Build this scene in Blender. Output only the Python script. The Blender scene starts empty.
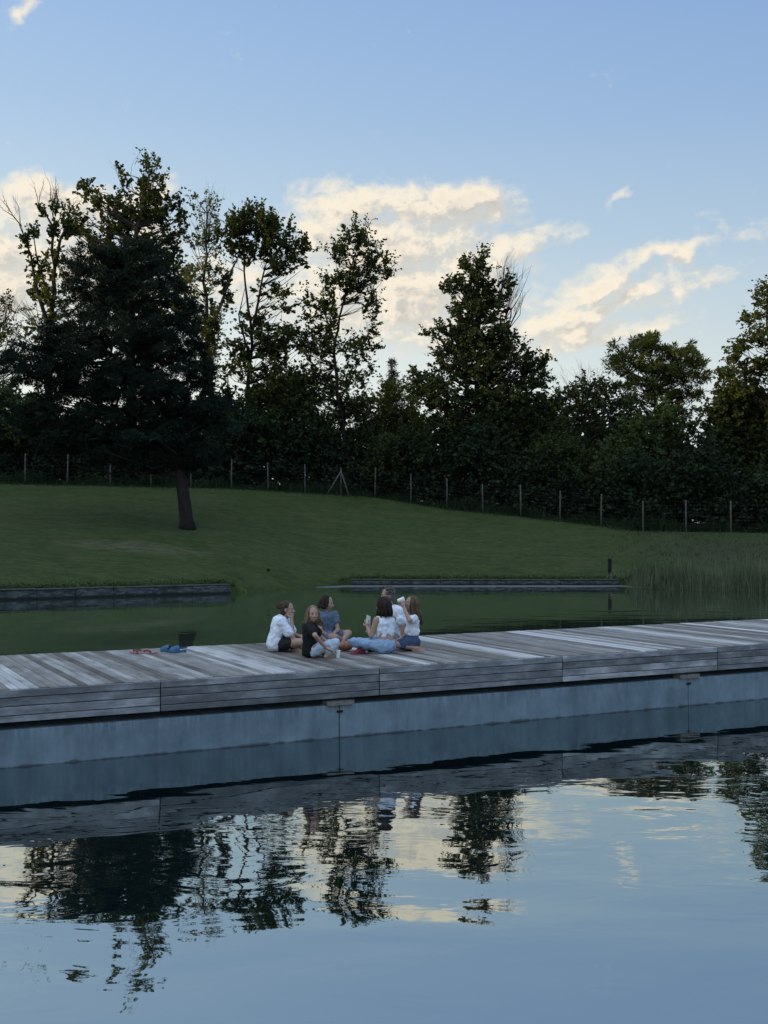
import bpy, math, random
import numpy as np
from math import sin, cos, tan, pi, radians, atan2, sqrt
from mathutils import Vector, Matrix

SC = bpy.context.scene
COL = SC.collection
F = 1150.0; HY = 531.0; HC = 2.39           # focal length in px, horizon row, eye height above the pond
# ------------------------------------------------------------------ camera
cam = bpy.data.cameras.new('camera'); camo = bpy.data.objects.new('camera', cam); COL.objects.link(camo)
cam.sensor_fit = 'VERTICAL'; cam.sensor_height = 36.0; cam.sensor_width = 27.0
cam.lens = F / 1024 * 36
cam.clip_end = 6000; cam.clip_start = 0.05
camo.location = (0, 0, HC)
camo.rotation_euler = (radians(90) + math.atan((HY - 512) / F), 0, 0)
SC.camera = camo

# ------------------------------------------------------------------ node helper
class NT:
    def __init__(s, tree): s.t = tree
    def n(s, typ, **kw):
        nd = s.t.nodes.new(typ)
        for k, v in kw.items():
            if k in ('ins',): continue
            setattr(nd, k, v)
        for k, v in kw.get('ins', {}).items():
            s.put(nd.inputs[k], v)
        return nd
    def put(s, sock, v):
        if isinstance(v, bpy.types.NodeSocket): s.t.links.new(v, sock)
        elif isinstance(v, bpy.types.Node): s.t.links.new(v.outputs[0], sock)
        else:
            if sock.type == 'RGBA' and hasattr(v, '__len__') and len(v) == 3: v = (*v, 1)
            sock.default_value = v
    def m(s, op, a, b=None, c=None, clamp=False):
        nd = s.t.nodes.new('ShaderNodeMath'); nd.operation = op; nd.use_clamp = clamp
        for i, v in enumerate((a, b, c)):
            if v is not None: s.put(nd.inputs[i], v)
        return nd.outputs[0]
    def vm(s, op, a, b=None):
        nd = s.t.nodes.new('ShaderNodeVectorMath'); nd.operation = op
        s.put(nd.inputs[0], a)
        if b is not None: s.put(nd.inputs[1], b)
        return nd.outputs[0]
    def xyz(s, x, y, z):
        nd = s.t.nodes.new('ShaderNodeCombineXYZ')
        for i, v in enumerate((x, y, z)): s.put(nd.inputs[i], v)
        return nd.outputs[0]
    def sep(s, v):
        nd = s.t.nodes.new('ShaderNodeSeparateXYZ'); s.put(nd.inputs[0], v); return nd.outputs
    def noise(s, vec, scale, detail=4, rough=.55, dist=0.0, lac=2.0):
        nd = s.n('ShaderNodeTexNoise', ins={'Vector': vec, 'Scale': scale, 'Detail': detail, 'Roughness': rough, 'Distortion': dist, 'Lacunarity': lac})
        return nd.outputs['Fac']
    def ramp(s, fac, stops, interp='LINEAR'):
        nd = s.t.nodes.new('ShaderNodeValToRGB'); s.put(nd.inputs[0], fac); r = nd.color_ramp; r.interpolation = interp
        while len(r.elements) < len(stops): r.elements.new(0.5)
        for e, (p, c) in zip(r.elements, stops):
            e.position = p; e.color = (c, c, c, 1) if not hasattr(c, '__len__') else (*c, 1)
        return nd.outputs[0]
    def mix(s, fac, a, b, mode='MIX'):
        nd = s.t.nodes.new('ShaderNodeMix'); nd.data_type = 'RGBA'; nd.blend_type = mode
        s.put(nd.inputs[0], fac); s.put(nd.inputs[6], a); s.put(nd.inputs[7], b)
        return nd.outputs[2]
    def maprange(s, v, a, b, c=0.0, d=1.0, smooth=True):
        nd = s.t.nodes.new('ShaderNodeMapRange'); nd.interpolation_type = 'SMOOTHSTEP' if smooth else 'LINEAR'
        for i, x in enumerate((v, a, b, c, d)): s.put(nd.inputs[i], x)
        return nd.outputs[0]

# ------------------------------------------------------------------ world: dusk sky and sunset-lit clouds
SUN_EL, SUN_AZ = 3.5, -97.0                  # degrees; azimuth measured from the view axis, negative = left
world = bpy.data.worlds.new('World'); SC.world = world; world.use_nodes = True
wt = world.node_tree; wt.nodes.clear(); W = NT(wt)
sky = W.n('ShaderNodeTexSky', sky_type='NISHITA', sun_disc=False, sun_elevation=radians(SUN_EL), sun_rotation=radians(SUN_AZ),
          altitude=100, air_density=1.0, dust_density=0.6, ozone_density=2.2)
tc = W.n('ShaderNodeTexCoord').outputs['Generated']
dx, dy, dz = W.sep(tc)
az = W.m('ARCTAN2', dx, dy)
el = W.m('ARCSINE', W.m('MINIMUM', W.m('MAXIMUM', dz, -1.0), 1.0))
U = W.m('MULTIPLY', az, 11.5); V = W.m('MULTIPLY', el, 11.5)
P = W.xyz(U, V, 0.0)
CLOUDS = [  # centre (px,py), radii px, tilt deg, weight
    (352, 226, 80, 44, 0, 1.25), (425, 232, 84, 42, 4, 1.0), (468, 236, 46, 26, -6, .8), (385, 290, 120, 50, 12, .8), (330, 300, 90, 70, 0, .5),
    (645, 282, 90, 16, 16, .6), (575, 322, 60, 24, 18, .8), (630, 298, 105, 46, 10, .38), (615, 304, 62, 15, 18, .42), (585, 280, 44, 13, 20, .55), (668, 262, 70, 12, 12, .55), (590, 352, 60, 8, 2, .4), (600, 345, 100, 16, 4, .5), (690, 300, 45, 13, 24, .7), (480, 300, 80, 40, 20, .5), (430, 335, 80, 34, 0, .5), (530, 250, 40, 16, 20, .5),
    (45, 236, 32, 30, 10, 1.1), (10, 265, 50, 45, 0, 1.1), (125, 214, 56, 22, 4, .95), (165, 232, 24, 22, 0, .9), (90, 235, 50, 24, 0, .7), (60, 290, 80, 40, 0, .8), (200, 290, 90, 40, 0, .75), (-120, 300, 130, 60, 0, 1.0),
    (26, 60, 21, 11, 25, 1.15), (620, 208, 18, 7, 20, 1.05), (628, 290, 100, 8, 18, -.75), (545, 262, 30, 8, 20, -.4), (757, 250, 26, 10, 14, .7), (28, 168, 6, 13, 0, .42), (755, 300, 40, 20, 10, .55),
    (860, 330, 120, 40, 15, .8),
]
def cloud_field(u, v, detail):
    # domain warp
    p = W.xyz(u, v, 0.0)
    wu = W.m('ADD', u, W.m('MULTIPLY', W.m('SUBTRACT', W.noise(W.vm('ADD', p, (7.3, 1.1, 3.0)), 1.3, 3), .5), .9))
    wv = W.m('ADD', v, W.m('MULTIPLY', W.m('SUBTRACT', W.noise(W.vm('ADD', p, (1.3, 9.1, 5.0)), 1.6, 3), .5), .7))
    tot = None
    for (cx, cy, rx, ry, tl, wgt) in CLOUDS:
        cu, cv = (cx - 384) / 100, (HY - cy) / 100
        a = radians(tl); ca, sa = cos(a), sin(a)
        du = W.m('SUBTRACT', wu, cu); dv = W.m('SUBTRACT', wv, cv)
        x = W.m('ADD', W.m('MULTIPLY', du, ca / (rx / 100)), W.m('MULTIPLY', dv, sa / (rx / 100)))
        y = W.m('ADD', W.m('MULTIPLY', du, -sa / (ry / 100)), W.m('MULTIPLY', dv, ca / (ry / 100)))
        g = W.m('MULTIPLY', W.m('EXPONENT', W.m('MULTIPLY', W.m('ADD', W.m('POWER', W.m('ABSOLUTE', x), 2.4), W.m('POWER', W.m('ABSOLUTE', y), 2.4)), -1.0)), wgt)
        tot = g if tot is None else W.m('ADD', tot, g)
    tot = W.m('MINIMUM', tot, 1.25)
    q = W.xyz(W.m('ADD', W.m('MULTIPLY', wu, .85), W.m('MULTIPLY', v, -.55)), W.m('MULTIPLY', v, 1.5), 2.0)
    n1 = W.noise(q, 1.5, detail, .60, .35)
    n2 = W.noise(W.xyz(u, W.m('MULTIPLY', v, 1.15), 6.0), 5.5, 6, .62, .5)
    # far clouds elsewhere round the sky
    return W.m('ADD', tot, W.m('MULTIPLY', W.m('ADD', W.m('SUBTRACT', n1, .52), W.m('MULTIPLY', W.m('SUBTRACT', n2, .5), .55)), 2.3))
d0 = cloud_field(U, V, 9)
d1 = cloud_field(W.m('ADD', U, -.13), W.m('ADD', V, .10), 5)
alpha = W.m('MULTIPLY', W.maprange(d0, .30, 1.45), .96)
fine_ = W.noise(W.xyz(U, W.m('MULTIPLY', V, 1.3), 4.0), 9.0, 6, .65, .6)
lit = W.maprange(W.m('ADD', W.m('SUBTRACT', d0, d1), W.m('MULTIPLY', W.m('SUBTRACT', fine_, .5), .28)), -.30, .30)
thick = W.maprange(d0, .75, 1.8)
warm = W.maprange(el, .12, .34)
lit = W.m('MULTIPLY', lit, W.m('SUBTRACT', 1.0, W.m('MULTIPLY', W.maprange(d0, 1.0, 2.0), .45)))
ccol = W.mix(lit, (.47, .455, .44), (.96, .84, .66))
ccol = W.mix(W.m('MULTIPLY', W.m('SUBTRACT', 1.0, thick), .55), ccol, (.80, .73, .58))
# clear sky: Nishita graded to dusk blue in view; zenith and rear brightened as added fill
skyscaled = W.mix(1.0, sky.outputs[0], (.10, .10, .10), 'MULTIPLY')
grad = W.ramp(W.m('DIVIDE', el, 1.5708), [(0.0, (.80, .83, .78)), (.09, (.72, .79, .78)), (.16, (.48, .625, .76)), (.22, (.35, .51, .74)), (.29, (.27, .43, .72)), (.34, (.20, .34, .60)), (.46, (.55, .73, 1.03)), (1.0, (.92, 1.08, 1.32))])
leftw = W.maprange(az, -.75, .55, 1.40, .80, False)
behind = W.maprange(dy, .35, -.5, 1.0, 1.7, False)  # unseen sky behind the camera raised as extra fill on the foreground
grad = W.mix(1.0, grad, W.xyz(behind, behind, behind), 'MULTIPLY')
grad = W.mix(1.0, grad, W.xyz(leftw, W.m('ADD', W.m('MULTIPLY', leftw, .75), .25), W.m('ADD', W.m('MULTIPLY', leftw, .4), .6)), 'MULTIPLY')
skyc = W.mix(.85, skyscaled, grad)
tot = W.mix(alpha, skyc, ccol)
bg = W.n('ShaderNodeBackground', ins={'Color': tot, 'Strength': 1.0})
out = W.n('ShaderNodeOutputWorld'); wt.links.new(bg.outputs[0], out.inputs[0])

sl = bpy.data.lights.new('sun', 'SUN'); sl.energy = 4.0; sl.color = (1.0, .72, .38); sl.angle = radians(0.6)
so = bpy.data.objects.new('sun', sl); COL.objects.link(so)
sd = Vector((sin(radians(SUN_AZ)) * cos(radians(SUN_EL)), cos(radians(SUN_AZ)) * cos(radians(SUN_EL)), sin(radians(SUN_EL))))
so.rotation_euler = sd.to_track_quat('Z', 'Y').to_euler()
so.location = (-60, 30, 40)

SC.view_settings.view_transform = 'Standard'; SC.view_settings.look = 'None'
SC.view_settings.exposure = 0.17; SC.view_settings.gamma = 1.0; SC.view_settings.use_curve_mapping = False
SC.render.engine = 'CYCLES'
SC.cycles.max_bounces = 8; SC.cycles.transparent_max_bounces = 4; SC.cycles.use_denoising = True
SC.cycles.caustics_reflective = False; SC.cycles.caustics_refractive = False

# ------------------------------------------------------------------ object helpers
def tag(o, label=None, cat=None, group=None, kind=None):
    if label: o['label'] = label
    if cat: o['category'] = cat
    if group: o['group'] = group
    if kind: o['kind'] = kind
    return o
def empty(name, loc=(0, 0, 0), label=None, cat=None, group=None, kind=None):
    o = bpy.data.objects.new(name, None); COL.objects.link(o); o.location = loc; o.empty_display_size = .1
    return tag(o, label, cat, group, kind)
def npmesh(name, V_, F_, mat=None, parent=None, smooth=False):
    """V_ (n,3), F_ (m,k) arrays, k constant"""
    V_ = np.asarray(V_, dtype=np.float32); F_ = np.asarray(F_, dtype=np.int32)
    me = bpy.data.meshes.new(name); m, k = F_.shape
    me.vertices.add(len(V_)); me.vertices.foreach_set('co', V_.ravel())
    me.loops.add(m * k); me.loops.foreach_set('vertex_index', F_.ravel())
    me.polygons.add(m); me.polygons.foreach_set('loop_start', np.arange(0, m * k, k, dtype=np.int32))
    me.polygons.foreach_set('loop_total', np.full(m, k, dtype=np.int32))
    if smooth: me.polygons.foreach_set('use_smooth', np.ones(m, dtype=bool))
    me.update(calc_edges=True)
    o = bpy.data.objects.new(name, me); COL.objects.link(o)
    if mat: me.materials.append(mat)
    if parent: o.parent = parent
    return o
class MB:
    """collects quads (tris stored as degenerate-free polygons) for one mesh"""
    def __init__(s): s.v = []; s.f = []
    def add(s, vs, fs):
        b = len(s.v); s.v += [tuple(v) for v in vs]; s.f += [tuple(i + b for i in f) for f in fs]
    def box(s, c, size, rot=None):
        hx, hy, hz = [q / 2 for q in size]
        vs = [Vector((x, y, z)) for x in (-hx, hx) for y in (-hy, hy) for z in (-hz, hz)]
        if rot is not None: vs = [rot @ v for v in vs]
        vs = [v + Vector(c) for v in vs]
        s.add(vs, [(0, 1, 3, 2), (4, 6, 7, 5), (0, 4, 5, 1), (2, 3, 7, 6), (0, 2, 6, 4), (1, 5, 7, 3)])
    def tube(s, pts, rads, sides=8, cap=True):
        pts = [Vector(p) for p in pts]; n = len(pts); vs = []; fs = []
        ref = Vector((0.31, 0.95, 0.05))
        for i, p in enumerate(pts):
            t = (pts[min(i + 1, n - 1)] - pts[max(i - 1, 0)])
            if t.length < 1e-9: t = Vector((0, 0, 1))
            t.normalize()
            a = t.cross(ref)
            if a.length < 1e-3: a = t.cross(Vector((1, 0, 0)))
            a.normalize(); b = t.cross(a)
            for k in range(sides):
                an = 2 * pi * k / sides
                vs.append(p + (a * cos(an) + b * sin(an)) * rads[i])
        for i in range(n - 1):
            for k in range(sides):
                k2 = (k + 1) % sides
                fs.append((i * sides + k, i * sides + k2, (i + 1) * sides + k2, (i + 1) * sides + k))
        if cap:
            fs.append(tuple(range(sides))[::-1]); fs.append(tuple((n - 1) * sides + k for k in range(sides)))
        s.add(vs, fs)
    def build(s, name, mat=None, parent=None, smooth=False):
        me = bpy.data.meshes.new(name); me.from_pydata(s.v, [], s.f)
        if smooth: me.polygons.foreach_set('use_smooth', [True] * len(me.polygons))
        me.update()
        o = bpy.data.objects.new(name, me); COL.objects.link(o)
        if mat: me.materials.append(mat)
        if parent: o.parent = parent
        return o
def bevel(o, w, seg=2):
    md = o.modifiers.new('bevel', 'BEVEL'); md.width = w; md.segments = seg; md.limit_method = 'ANGLE'
    return o
def px(x, y, D): return Vector(((x - 384) / F * D, D, HC + (HY - y) / F * D))

# ------------------------------------------------------------------ materials
def mat(name):
    m = bpy.data.materials.new(name); m.use_nodes = True; m.node_tree.nodes.clear(); return m, NT(m.node_tree)
def finish(N, sh, disp=None):
    o = N.n('ShaderNodeOutputMaterial'); N.put(o.inputs[0], sh.outputs[0] if isinstance(sh, bpy.types.Node) else sh)
def principled(N, col, rough=.8, normal=None, spec=.3, metal=0.0, **kw):
    p = N.n('ShaderNodeBsdfPrincipled', ins={'Base Color': col, 'Roughness': rough, 'Specular IOR Level': spec, 'Metallic': metal})
    if normal is not None: N.put(p.inputs['Normal'], normal)
    for k, v in kw.items(): N.put(p.inputs[k.replace('_', ' ')], v)
    return p
def bump(N, h, dist=.01, strength=1.0):
    return N.n('ShaderNodeBump', ins={'Height': h, 'Distance': dist, 'Strength': strength}).outputs[0]
def simple(name, col, rough=.8, var=.15, scale=20.0, spec=.25, bmp=0.0):
    m, N = mat(name); t = N.n('ShaderNodeTexCoord').outputs['Object']
    n = N.noise(t, scale, 4)
    c = N.mix(1.0, col, N.ramp(n, [(.3, 1 - var), (.7, 1 + var)]), 'MULTIPLY')
    finish(N, principled(N, c, rough, bump(N, n, bmp) if bmp else None, spec)); return m
def leafmat(name, c1, c2, c3=None, trans=.35):
    m, N = mat(name)
    g = N.n('ShaderNodeNewGeometry')
    r = g.outputs['Random Per Island']
    c = N.ramp(r, [(0.0, c1), (.6, c2), (1.0, c3 or c2)])
    t = N.n('ShaderNodeTexCoord').outputs['Object']
    c = N.mix(1.0, c, N.ramp(N.noise(t, .45, 3), [(.35, .7), (.65, 1.3)]), 'MULTIPLY')
    d = principled(N, c, .7, None, .12)
    tr = N.n('ShaderNodeBsdfTranslucent', ins={'Color': N.mix(1.0, c, (1.25, 1.2, .6), 'MULTIPLY')})
    mx = N.n('ShaderNodeMixShader', ins={0: trans, 1: d.outputs[0], 2: tr.outputs[0]})
    finish(N, mx); return m
M = {}
M['bark'] = simple('bark', (.028, .023, .018), .9, .4, 6, bmp=.03)
M['bark_dark'] = simple('dark_bark', (.013, .0105, .009), .9, .4, 5, bmp=.03)
M['bark_pale'] = simple('pale_bark', (.10, .085, .065), .9, .3, 6, bmp=.02)
M['pine'] = leafmat('pine_needles', (.005, .0105, .0075), (.009, .018, .011), (.013, .025, .015), .08)
M['oak'] = leafmat('oak_leaves', (.030, .039, .011), (.050, .062, .015), (.088, .096, .024), .35)
M['dark'] = leafmat('dark_leaves', (.018, .028, .0095), (.031, .044, .013), (.050, .064, .019), .2)
M['olive'] = leafmat('olive_leaves', (.045, .056, .015), (.075, .084, .02), (.12, .12, .03), .4)
M['bush'] = leafmat('bush_leaves', (.026, .044, .014), (.042, .064, .020), (.062, .082, .025), .25)
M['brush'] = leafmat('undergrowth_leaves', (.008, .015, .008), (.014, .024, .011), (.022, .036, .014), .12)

# ground ------------------------------------------------------------
def interp(x, xs, ys): return float(np.interp(x, xs, ys))
BK_PX = [-1200, -600, -200, 0, 232, 262, 300, 345, 620, 645, 700, 768, 900, 1300, 2000]
BK_D  = [ 26,   31,  36.5, 39.8, 44.3, 45.8, 48.2, 50.6, 50.6, 48.5, 46.8, 46.3, 45, 44, 42]
FN_PX = [-1200, -600, -200, 0, 231, 268, 375, 447, 521, 600, 643, 731, 900, 1300, 2000]
FN_D  = [ 60, 62, 66, 68, 71.5, 72.5, 74, 71.5, 68.5, 66, 64.5, 63, 61, 58, 55]
FN_Y  = [455, 462, 474, 483.5, 488.5, 490.5, 497, 509, 516.5, 526, 531.5, 532.5, 535, 540, 540]
def smooth(x): x = max(0, min(1, x)); return x * x * (3 - 2 * x)
def bank_top(p):      # ground height right at the water's edge wall
    return interp(p, [-1200, 0, 225, 245, 330, 352, 615, 640, 768, 2000], [.38, .34, .34, .10, .10, .28, .26, .12, .12, .1])
def ground_z(X, Y):
    # polar about the pond: bearing -> column, radial depth -> profile
    if Y <= 1: return -1.4
    p = 384 + F * X / Y; p = max(-1200, min(2000, p)); D = Y
    if abs(X / Y) > 1.4: D = sqrt(X * X + Y * Y) / sqrt(1 + 1.96)
    db = interp(p, BK_PX, BK_D); df = interp(p, FN_PX, FN_D); zt = HC + (HY - interp(p, FN_PX, FN_Y)) / F * df
    z0 = bank_top(p)
    if D < db - 1.5: return -1.4
    if D < db: return -1.4 + (z0 + 1.4) * smooth((D - db + 1.5) / 1.5) if bank_top(p) < .2 else (-1.4 if D < db - .05 else z0)
    if D < df:
        s = (D - db) / (df - db)
        right = smooth((p - 600) / 60)
        e = .93 * (1 - right) + .62 * right
        z = z0 + (zt - z0) * s ** e
        # mounded bank to the right, dropping more steeply to the reeds
        z += right * .25 * sin(pi * s) * (1 + .4 * sin(p * .05))
        z += .05 * sin(X * .9 + Y * .35) * sin(pi * s) + .04 * sin(X * .37 - Y * .6) * sin(pi * s)
        # very slight crest so that the lawn's edge is the skyline of the grass
        return z
    return zt - .10 * smooth((D - df) / 4) + .0 * D
gm, N = mat('grass')
tcn = N.n('ShaderNodeTexCoord').outputs['Object']
gx, gy, gz_ = N.sep(tcn)
n_big = N.noise(tcn, .18, 5, .6); n_mid = N.noise(N.xyz(N.m('MULTIPLY', gx, .5), N.m('MULTIPLY', gy, 1.3), 0.0), 1.6, 6, .65); n_fine = N.noise(tcn, 14.0, 4, .7); n_tuft = N.noise(N.xyz(N.m('MULTIPLY', gx, .55), gy, 2.0), 5.0, 5, .75)
gcol = N.mix(N.ramp(n_mid, [(.38, 0.0), (.62, 1.0)]), (.015, .026, .0062), (.040, .055, .014))
gcol = N.mix(N.ramp(n_big, [(.35, 0.0), (.7, .55)]), gcol, (.038, .054, .017))
gcol = N.mix(N.ramp(n_fine, [(.35, 0.0), (.75, .5)]), gcol, (.046, .060, .022))
gcol = N.mix(1.0, gcol, N.ramp(n_tuft, [(.32, .62), (.5, 1.0), (.68, 1.5)]), 'MULTIPLY')
gcol = N.mix(N.ramp(N.noise(tcn, .42, 5, .7), [(.50, 0.0), (.68, .55)]), gcol, (.060, .062, .026))
# mowing stripes following the slope
stripe = N.m('SINE', N.m('ADD', N.m('MULTIPLY', gy, 2.6), N.m('ADD', N.m('MULTIPLY', gx, .5), N.m('MULTIPLY', n_big, 6.0))))
gcol = N.mix(N.maprange(stripe, -.8, .8, 0, .16), gcol, (.014, .034, .009))
# dry, worn patch
ex = N.m('DIVIDE', N.m('SUBTRACT', gx, -10.6), 3.4); ey = N.m('DIVIDE', N.m('SUBTRACT', gy, 49.6), 1.35)
ell = N.m('ADD', N.m('MULTIPLY', ex, ex), N.m('MULTIPLY', ey, ey))
dry = N.m('MULTIPLY', N.maprange(ell, 1.4, .1), N.ramp(N.noise(N.xyz(gx, N.m('MULTIPLY', gy, 2.2), 0.0), 1.3, 6, .7), [(.40, 0.0), (.6, 1.0)]))
gcol = N.mix(N.m('MULTIPLY', dry, .8), gcol, (.095, .082, .055))
# rougher browner grass on the right bank
rb = N.m('MULTIPLY', N.maprange(gx, 10.5, 15.0), N.maprange(gy, 61, 55))
gcol = N.mix(N.m('MULTIPLY', rb, N.ramp(n_mid, [(.3, .2), (.6, .8)])), gcol, (.036, .037, .021))
finish(N, principled(N, gcol, .95, bump(N, N.m('ADD', n_mid, N.m('MULTIPLY', n_fine, .35)), .12, .6), .1))
def build_ground():
    us = np.concatenate([np.linspace(-8, -1.5, 14), np.linspace(-1.4, -.45, 20), np.linspace(-.44, .44, 120), np.linspace(.45, 1.4, 20), np.linspace(1.5, 8, 14)])
    ds = np.concatenate([[-400, -60, 1.0, 10, 20], np.linspace(24, 80, 130), [84, 90, 100, 130, 180, 300, 600, 1200, 2500]])
    vs = []
    for d in ds:
        for u in us:
            X = u * max(d, 30) if d > 0 else u * 60
            vs.append((X, d, ground_z(X, d)))
    nu = len(us); fs = []
    for j in range(len(ds) - 1):
        for i in range(nu - 1):
            a = j * nu + i; fs.append((a, a + 1, a + nu + 1, a + nu))
    o = npmesh('ground', vs, fs, gm, None, True); tag(o, kind='structure'); return o
build_ground()

# pond water: one sheet, choppier in the near basin than behind the pontoon
DK = Vector((.888, .460, 0)); DN = Vector((-.460, .888, 0))      # pontoon direction and its normal
wm, N = mat('water')
tcn = N.n('ShaderNodeTexCoord').outputs['Object']
gx, gy, gz_ = N.sep(tcn)
side = N.m('ADD', N.m('MULTIPLY', gx, DN.x), N.m('MULTIPLY', gy, DN.y))      # distance across the pontoon line
near = N.maprange(side, 13.6, 14.6, 1.0, 0.0)
calm = N.maprange(side, 12.05, 10.4, 0.0, 1.0)
a1 = N.noise(N.xyz(N.m('MULTIPLY', gx, .62), gy, 0.0), .55, 2, .5, .4)
a2 = N.noise(N.xyz(N.m('MULTIPLY', gx, .55), gy, 3.0), 1.7, 3, .5, .6)
a3 = N.noise(N.xyz(N.m('MULTIPLY', gx, .5), gy, 7.0), 6.5, 2, .5, .3)
rip = N.maprange(N.noise(N.xyz(gx, gy, 11.0), .22, 2), .40, .62)
a0 = N.noise(N.xyz(N.m('MULTIPLY', gx, .5), N.m('ADD', gy, N.m('MULTIPLY', gx, .25)), 5.0), .30, 2, .4, .3)
hn = N.m('ADD', N.m('ADD', N.m('MULTIPLY', a1, .020), N.m('MULTIPLY', a0, .045)), N.m('MULTIPLY', N.m('MULTIPLY', a2, .0075), N.m('ADD', N.m('MULTIPLY', rip, .8), .35)))
hn = N.m('ADD', hn, N.m('MULTIPLY', N.m('MULTIPLY', a3, .0007), N.m('ADD', N.m('MULTIPLY', rip, .8), .2)))
hn = N.m('MULTIPLY', hn, N.m('ADD', N.m('MULTIPLY', calm, .85), .15))
b1 = N.noise(N.xyz(N.m('MULTIPLY', gx, .35), gy, 3.0), .8, 3, .55)
b2 = N.noise(N.xyz(N.m('MULTIPLY', gx, .25), gy, 13.0), .09, 2, .5)
hf = N.m('MULTIPLY', b1, N.m('ADD', .0040, N.m('MULTIPLY', N.maprange(b2, .46, .60), .009)))
hh = N.m('ADD', N.m('MULTIPLY', hn, near), N.m('MULTIPLY', hf, N.m('SUBTRACT', 1.0, near)))
nb = N.n('ShaderNodeBump', ins={'Height': hh, 'Distance': 1.0, 'Strength': 1.0}).outputs[0]
body = N.n('ShaderNodeBsdfDiffuse', ins={'Color': N.mix(near, (.026, .036, .027), (.003, .008, .009))})  # far tone is painted lawn and sky reflection, near tone dark water
gl = N.n('ShaderNodeBsdfGlossy', ins={'Color': (.93, 1, .975, 1), 'Roughness': .012, 'Normal': nb})
fr = N.n('ShaderNodeFresnel', ins={'IOR': 1.36, 'Normal': nb}).outputs[0]
fac = N.m('MINIMUM', N.m('ADD', N.m('ADD', N.m('MULTIPLY', fr, .16), .51), N.m('MULTIPLY', N.m('SUBTRACT', 1.0, near), .22)), .98)
mx = N.n('ShaderNodeMixShader', ins={0: fac, 1: body.outputs[0], 2: gl.outputs[0]})
finish(N, mx)
def build_water():
    vs = [(-400, -400, 0), (400, -400, 0), (400, 54, 0), (-400, 54, 0)]
    o = npmesh('water', vs, [(0, 1, 2, 3)], wm); tag(o, kind='structure')
build_water()

# ------------------------------------------------------------------ pontoon: deck boards on fascia on concrete
P0 = Vector((-.51, 13.33, 0))                # front edge point at photo column 340
DECK = .79
def woodmat(name, dark, light, extra=.0):
    m, N = mat(name)
    g = N.n('ShaderNodeNewGeometry'); r = g.outputs['Random Per Island']
    t = N.n('ShaderNodeTexCoord').outputs['Object']
    x, y, z = N.sep(t)
    along = N.m('ADD', N.m('MULTIPLY', x, DK.x), N.m('MULTIPLY', y, DK.y)); across = N.m('ADD', N.m('MULTIPLY', x, DN.x), N.m('MULTIPLY', y, DN.y))
    return m, N, r, t, along, across, z
wood, N, r, t, al, ac, zz = woodmat('weathered_deck_boards', 0, 0)
off = N.m('MULTIPLY', r, 40.0)
grain = N.noise(N.xyz(N.m('MULTIPLY', al, 34.0), N.m('ADD', N.m('MULTIPLY', ac, 1.1), off), N.m('MULTIPLY', zz, 34.0)), 1.0, 6, .65)
blot = N.noise(N.xyz(N.m('MULTIPLY', al, 3.0), N.m('ADD', N.m('MULTIPLY', ac, 1.6), off), 1.0), 1.0, 4, .6)
base = N.ramp(r, [(0.0, (.085, .072, .060)), (.3, (.14, .125, .108)), (.6, (.205, .192, .175)), (.88, (.27, .26, .245)), (1.0, (.38, .37, .355))])
c = N.mix(1.0, base, N.ramp(grain, [(.25, .55), (.5, .95), (.8, 1.3)]), 'MULTIPLY')
c = N.mix(1.0, c, N.ramp(blot, [(.3, .50), (.5, 1.0), (.72, 1.4)]), 'MULTIPLY')
finish(N, principled(N, c, .62, bump(N, grain, .003), .35))
palew, N, r, t, al, ac, zz = woodmat('pale_deck_boards', 0, 0)  # paler boards at set places along the deck
grain = N.noise(N.xyz(N.m('MULTIPLY', al, 34.0), N.m('MULTIPLY', ac, 1.1), 0.0), 1.0, 6, .65)
c = N.mix(1.0, N.ramp(r, [(0.0, (.33, .33, .33)), (1.0, (.48, .47, .46))]), N.ramp(grain, [(.25, .75), (.5, 1.0), (.8, 1.12)]), 'MULTIPLY')
finish(N, principled(N, c, .6, bump(N, grain, .003), .35))
fas, N, r, t, al, ac, zz = woodmat('weathered_fascia_boards', 0, 0)
off = N.m('MULTIPLY', r, 40.0)
grain = N.noise(N.xyz(N.m('ADD', N.m('MULTIPLY', al, 1.3), off), 0.0, N.m('MULTIPLY', zz, 60.0)), 1.0, 6, .65)
blot = N.noise(N.xyz(N.m('ADD', N.m('MULTIPLY', al, 1.9), off), 0.0, N.m('MULTIPLY', zz, 5.0)), 1.0, 5, .65)
base = N.ramp(r, [(0.0, (.095, .10, .105)), (.5, (.15, .155, .165)), (1.0, (.23, .24, .25))])
c = N.mix(1.0, base, N.ramp(grain, [(.25, .6), (.5, 1.0), (.8, 1.25)]), 'MULTIPLY')
c = N.mix(1.0, c, N.ramp(blot, [(.3, .45), (.5, 1.0), (.68, 1.9)]), 'MULTIPLY')
finish(N, principled(N, c, .75, bump(N, grain, .003), .25))
conc, N, r, t, al, ac, zz = woodmat('stained_concrete', 0, 0)
streak = N.noise(N.xyz(N.m('MULTIPLY', al, 5.5), 0.0, N.m('MULTIPLY', zz, .8)), 1.0, 6, .7)
streak2 = N.noise(N.xyz(N.m('MULTIPLY', al, 26.0), 0.0, N.m('MULTIPLY', zz, 1.2)), 1.0, 3, .6)
cloud = N.noise(t, 2.2, 6, .65)
c = N.mix(N.ramp(cloud, [(.3, 0.0), (.7, 1.0)]), (.10, .14, .168), (.18, .235, .275))
c = N.mix(1.0, c, N.ramp(streak, [(.3, .78), (.5, 1.0), (.75, 1.12)]), 'MULTIPLY')
drip = N.m('MULTIPLY', N.maprange(zz, .22, .40), N.ramp(streak2, [(.50, 0.0), (.62, 1.0)]))
c = N.mix(N.m('MULTIPLY', drip, .35), c, (.30, .38, .45))
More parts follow.
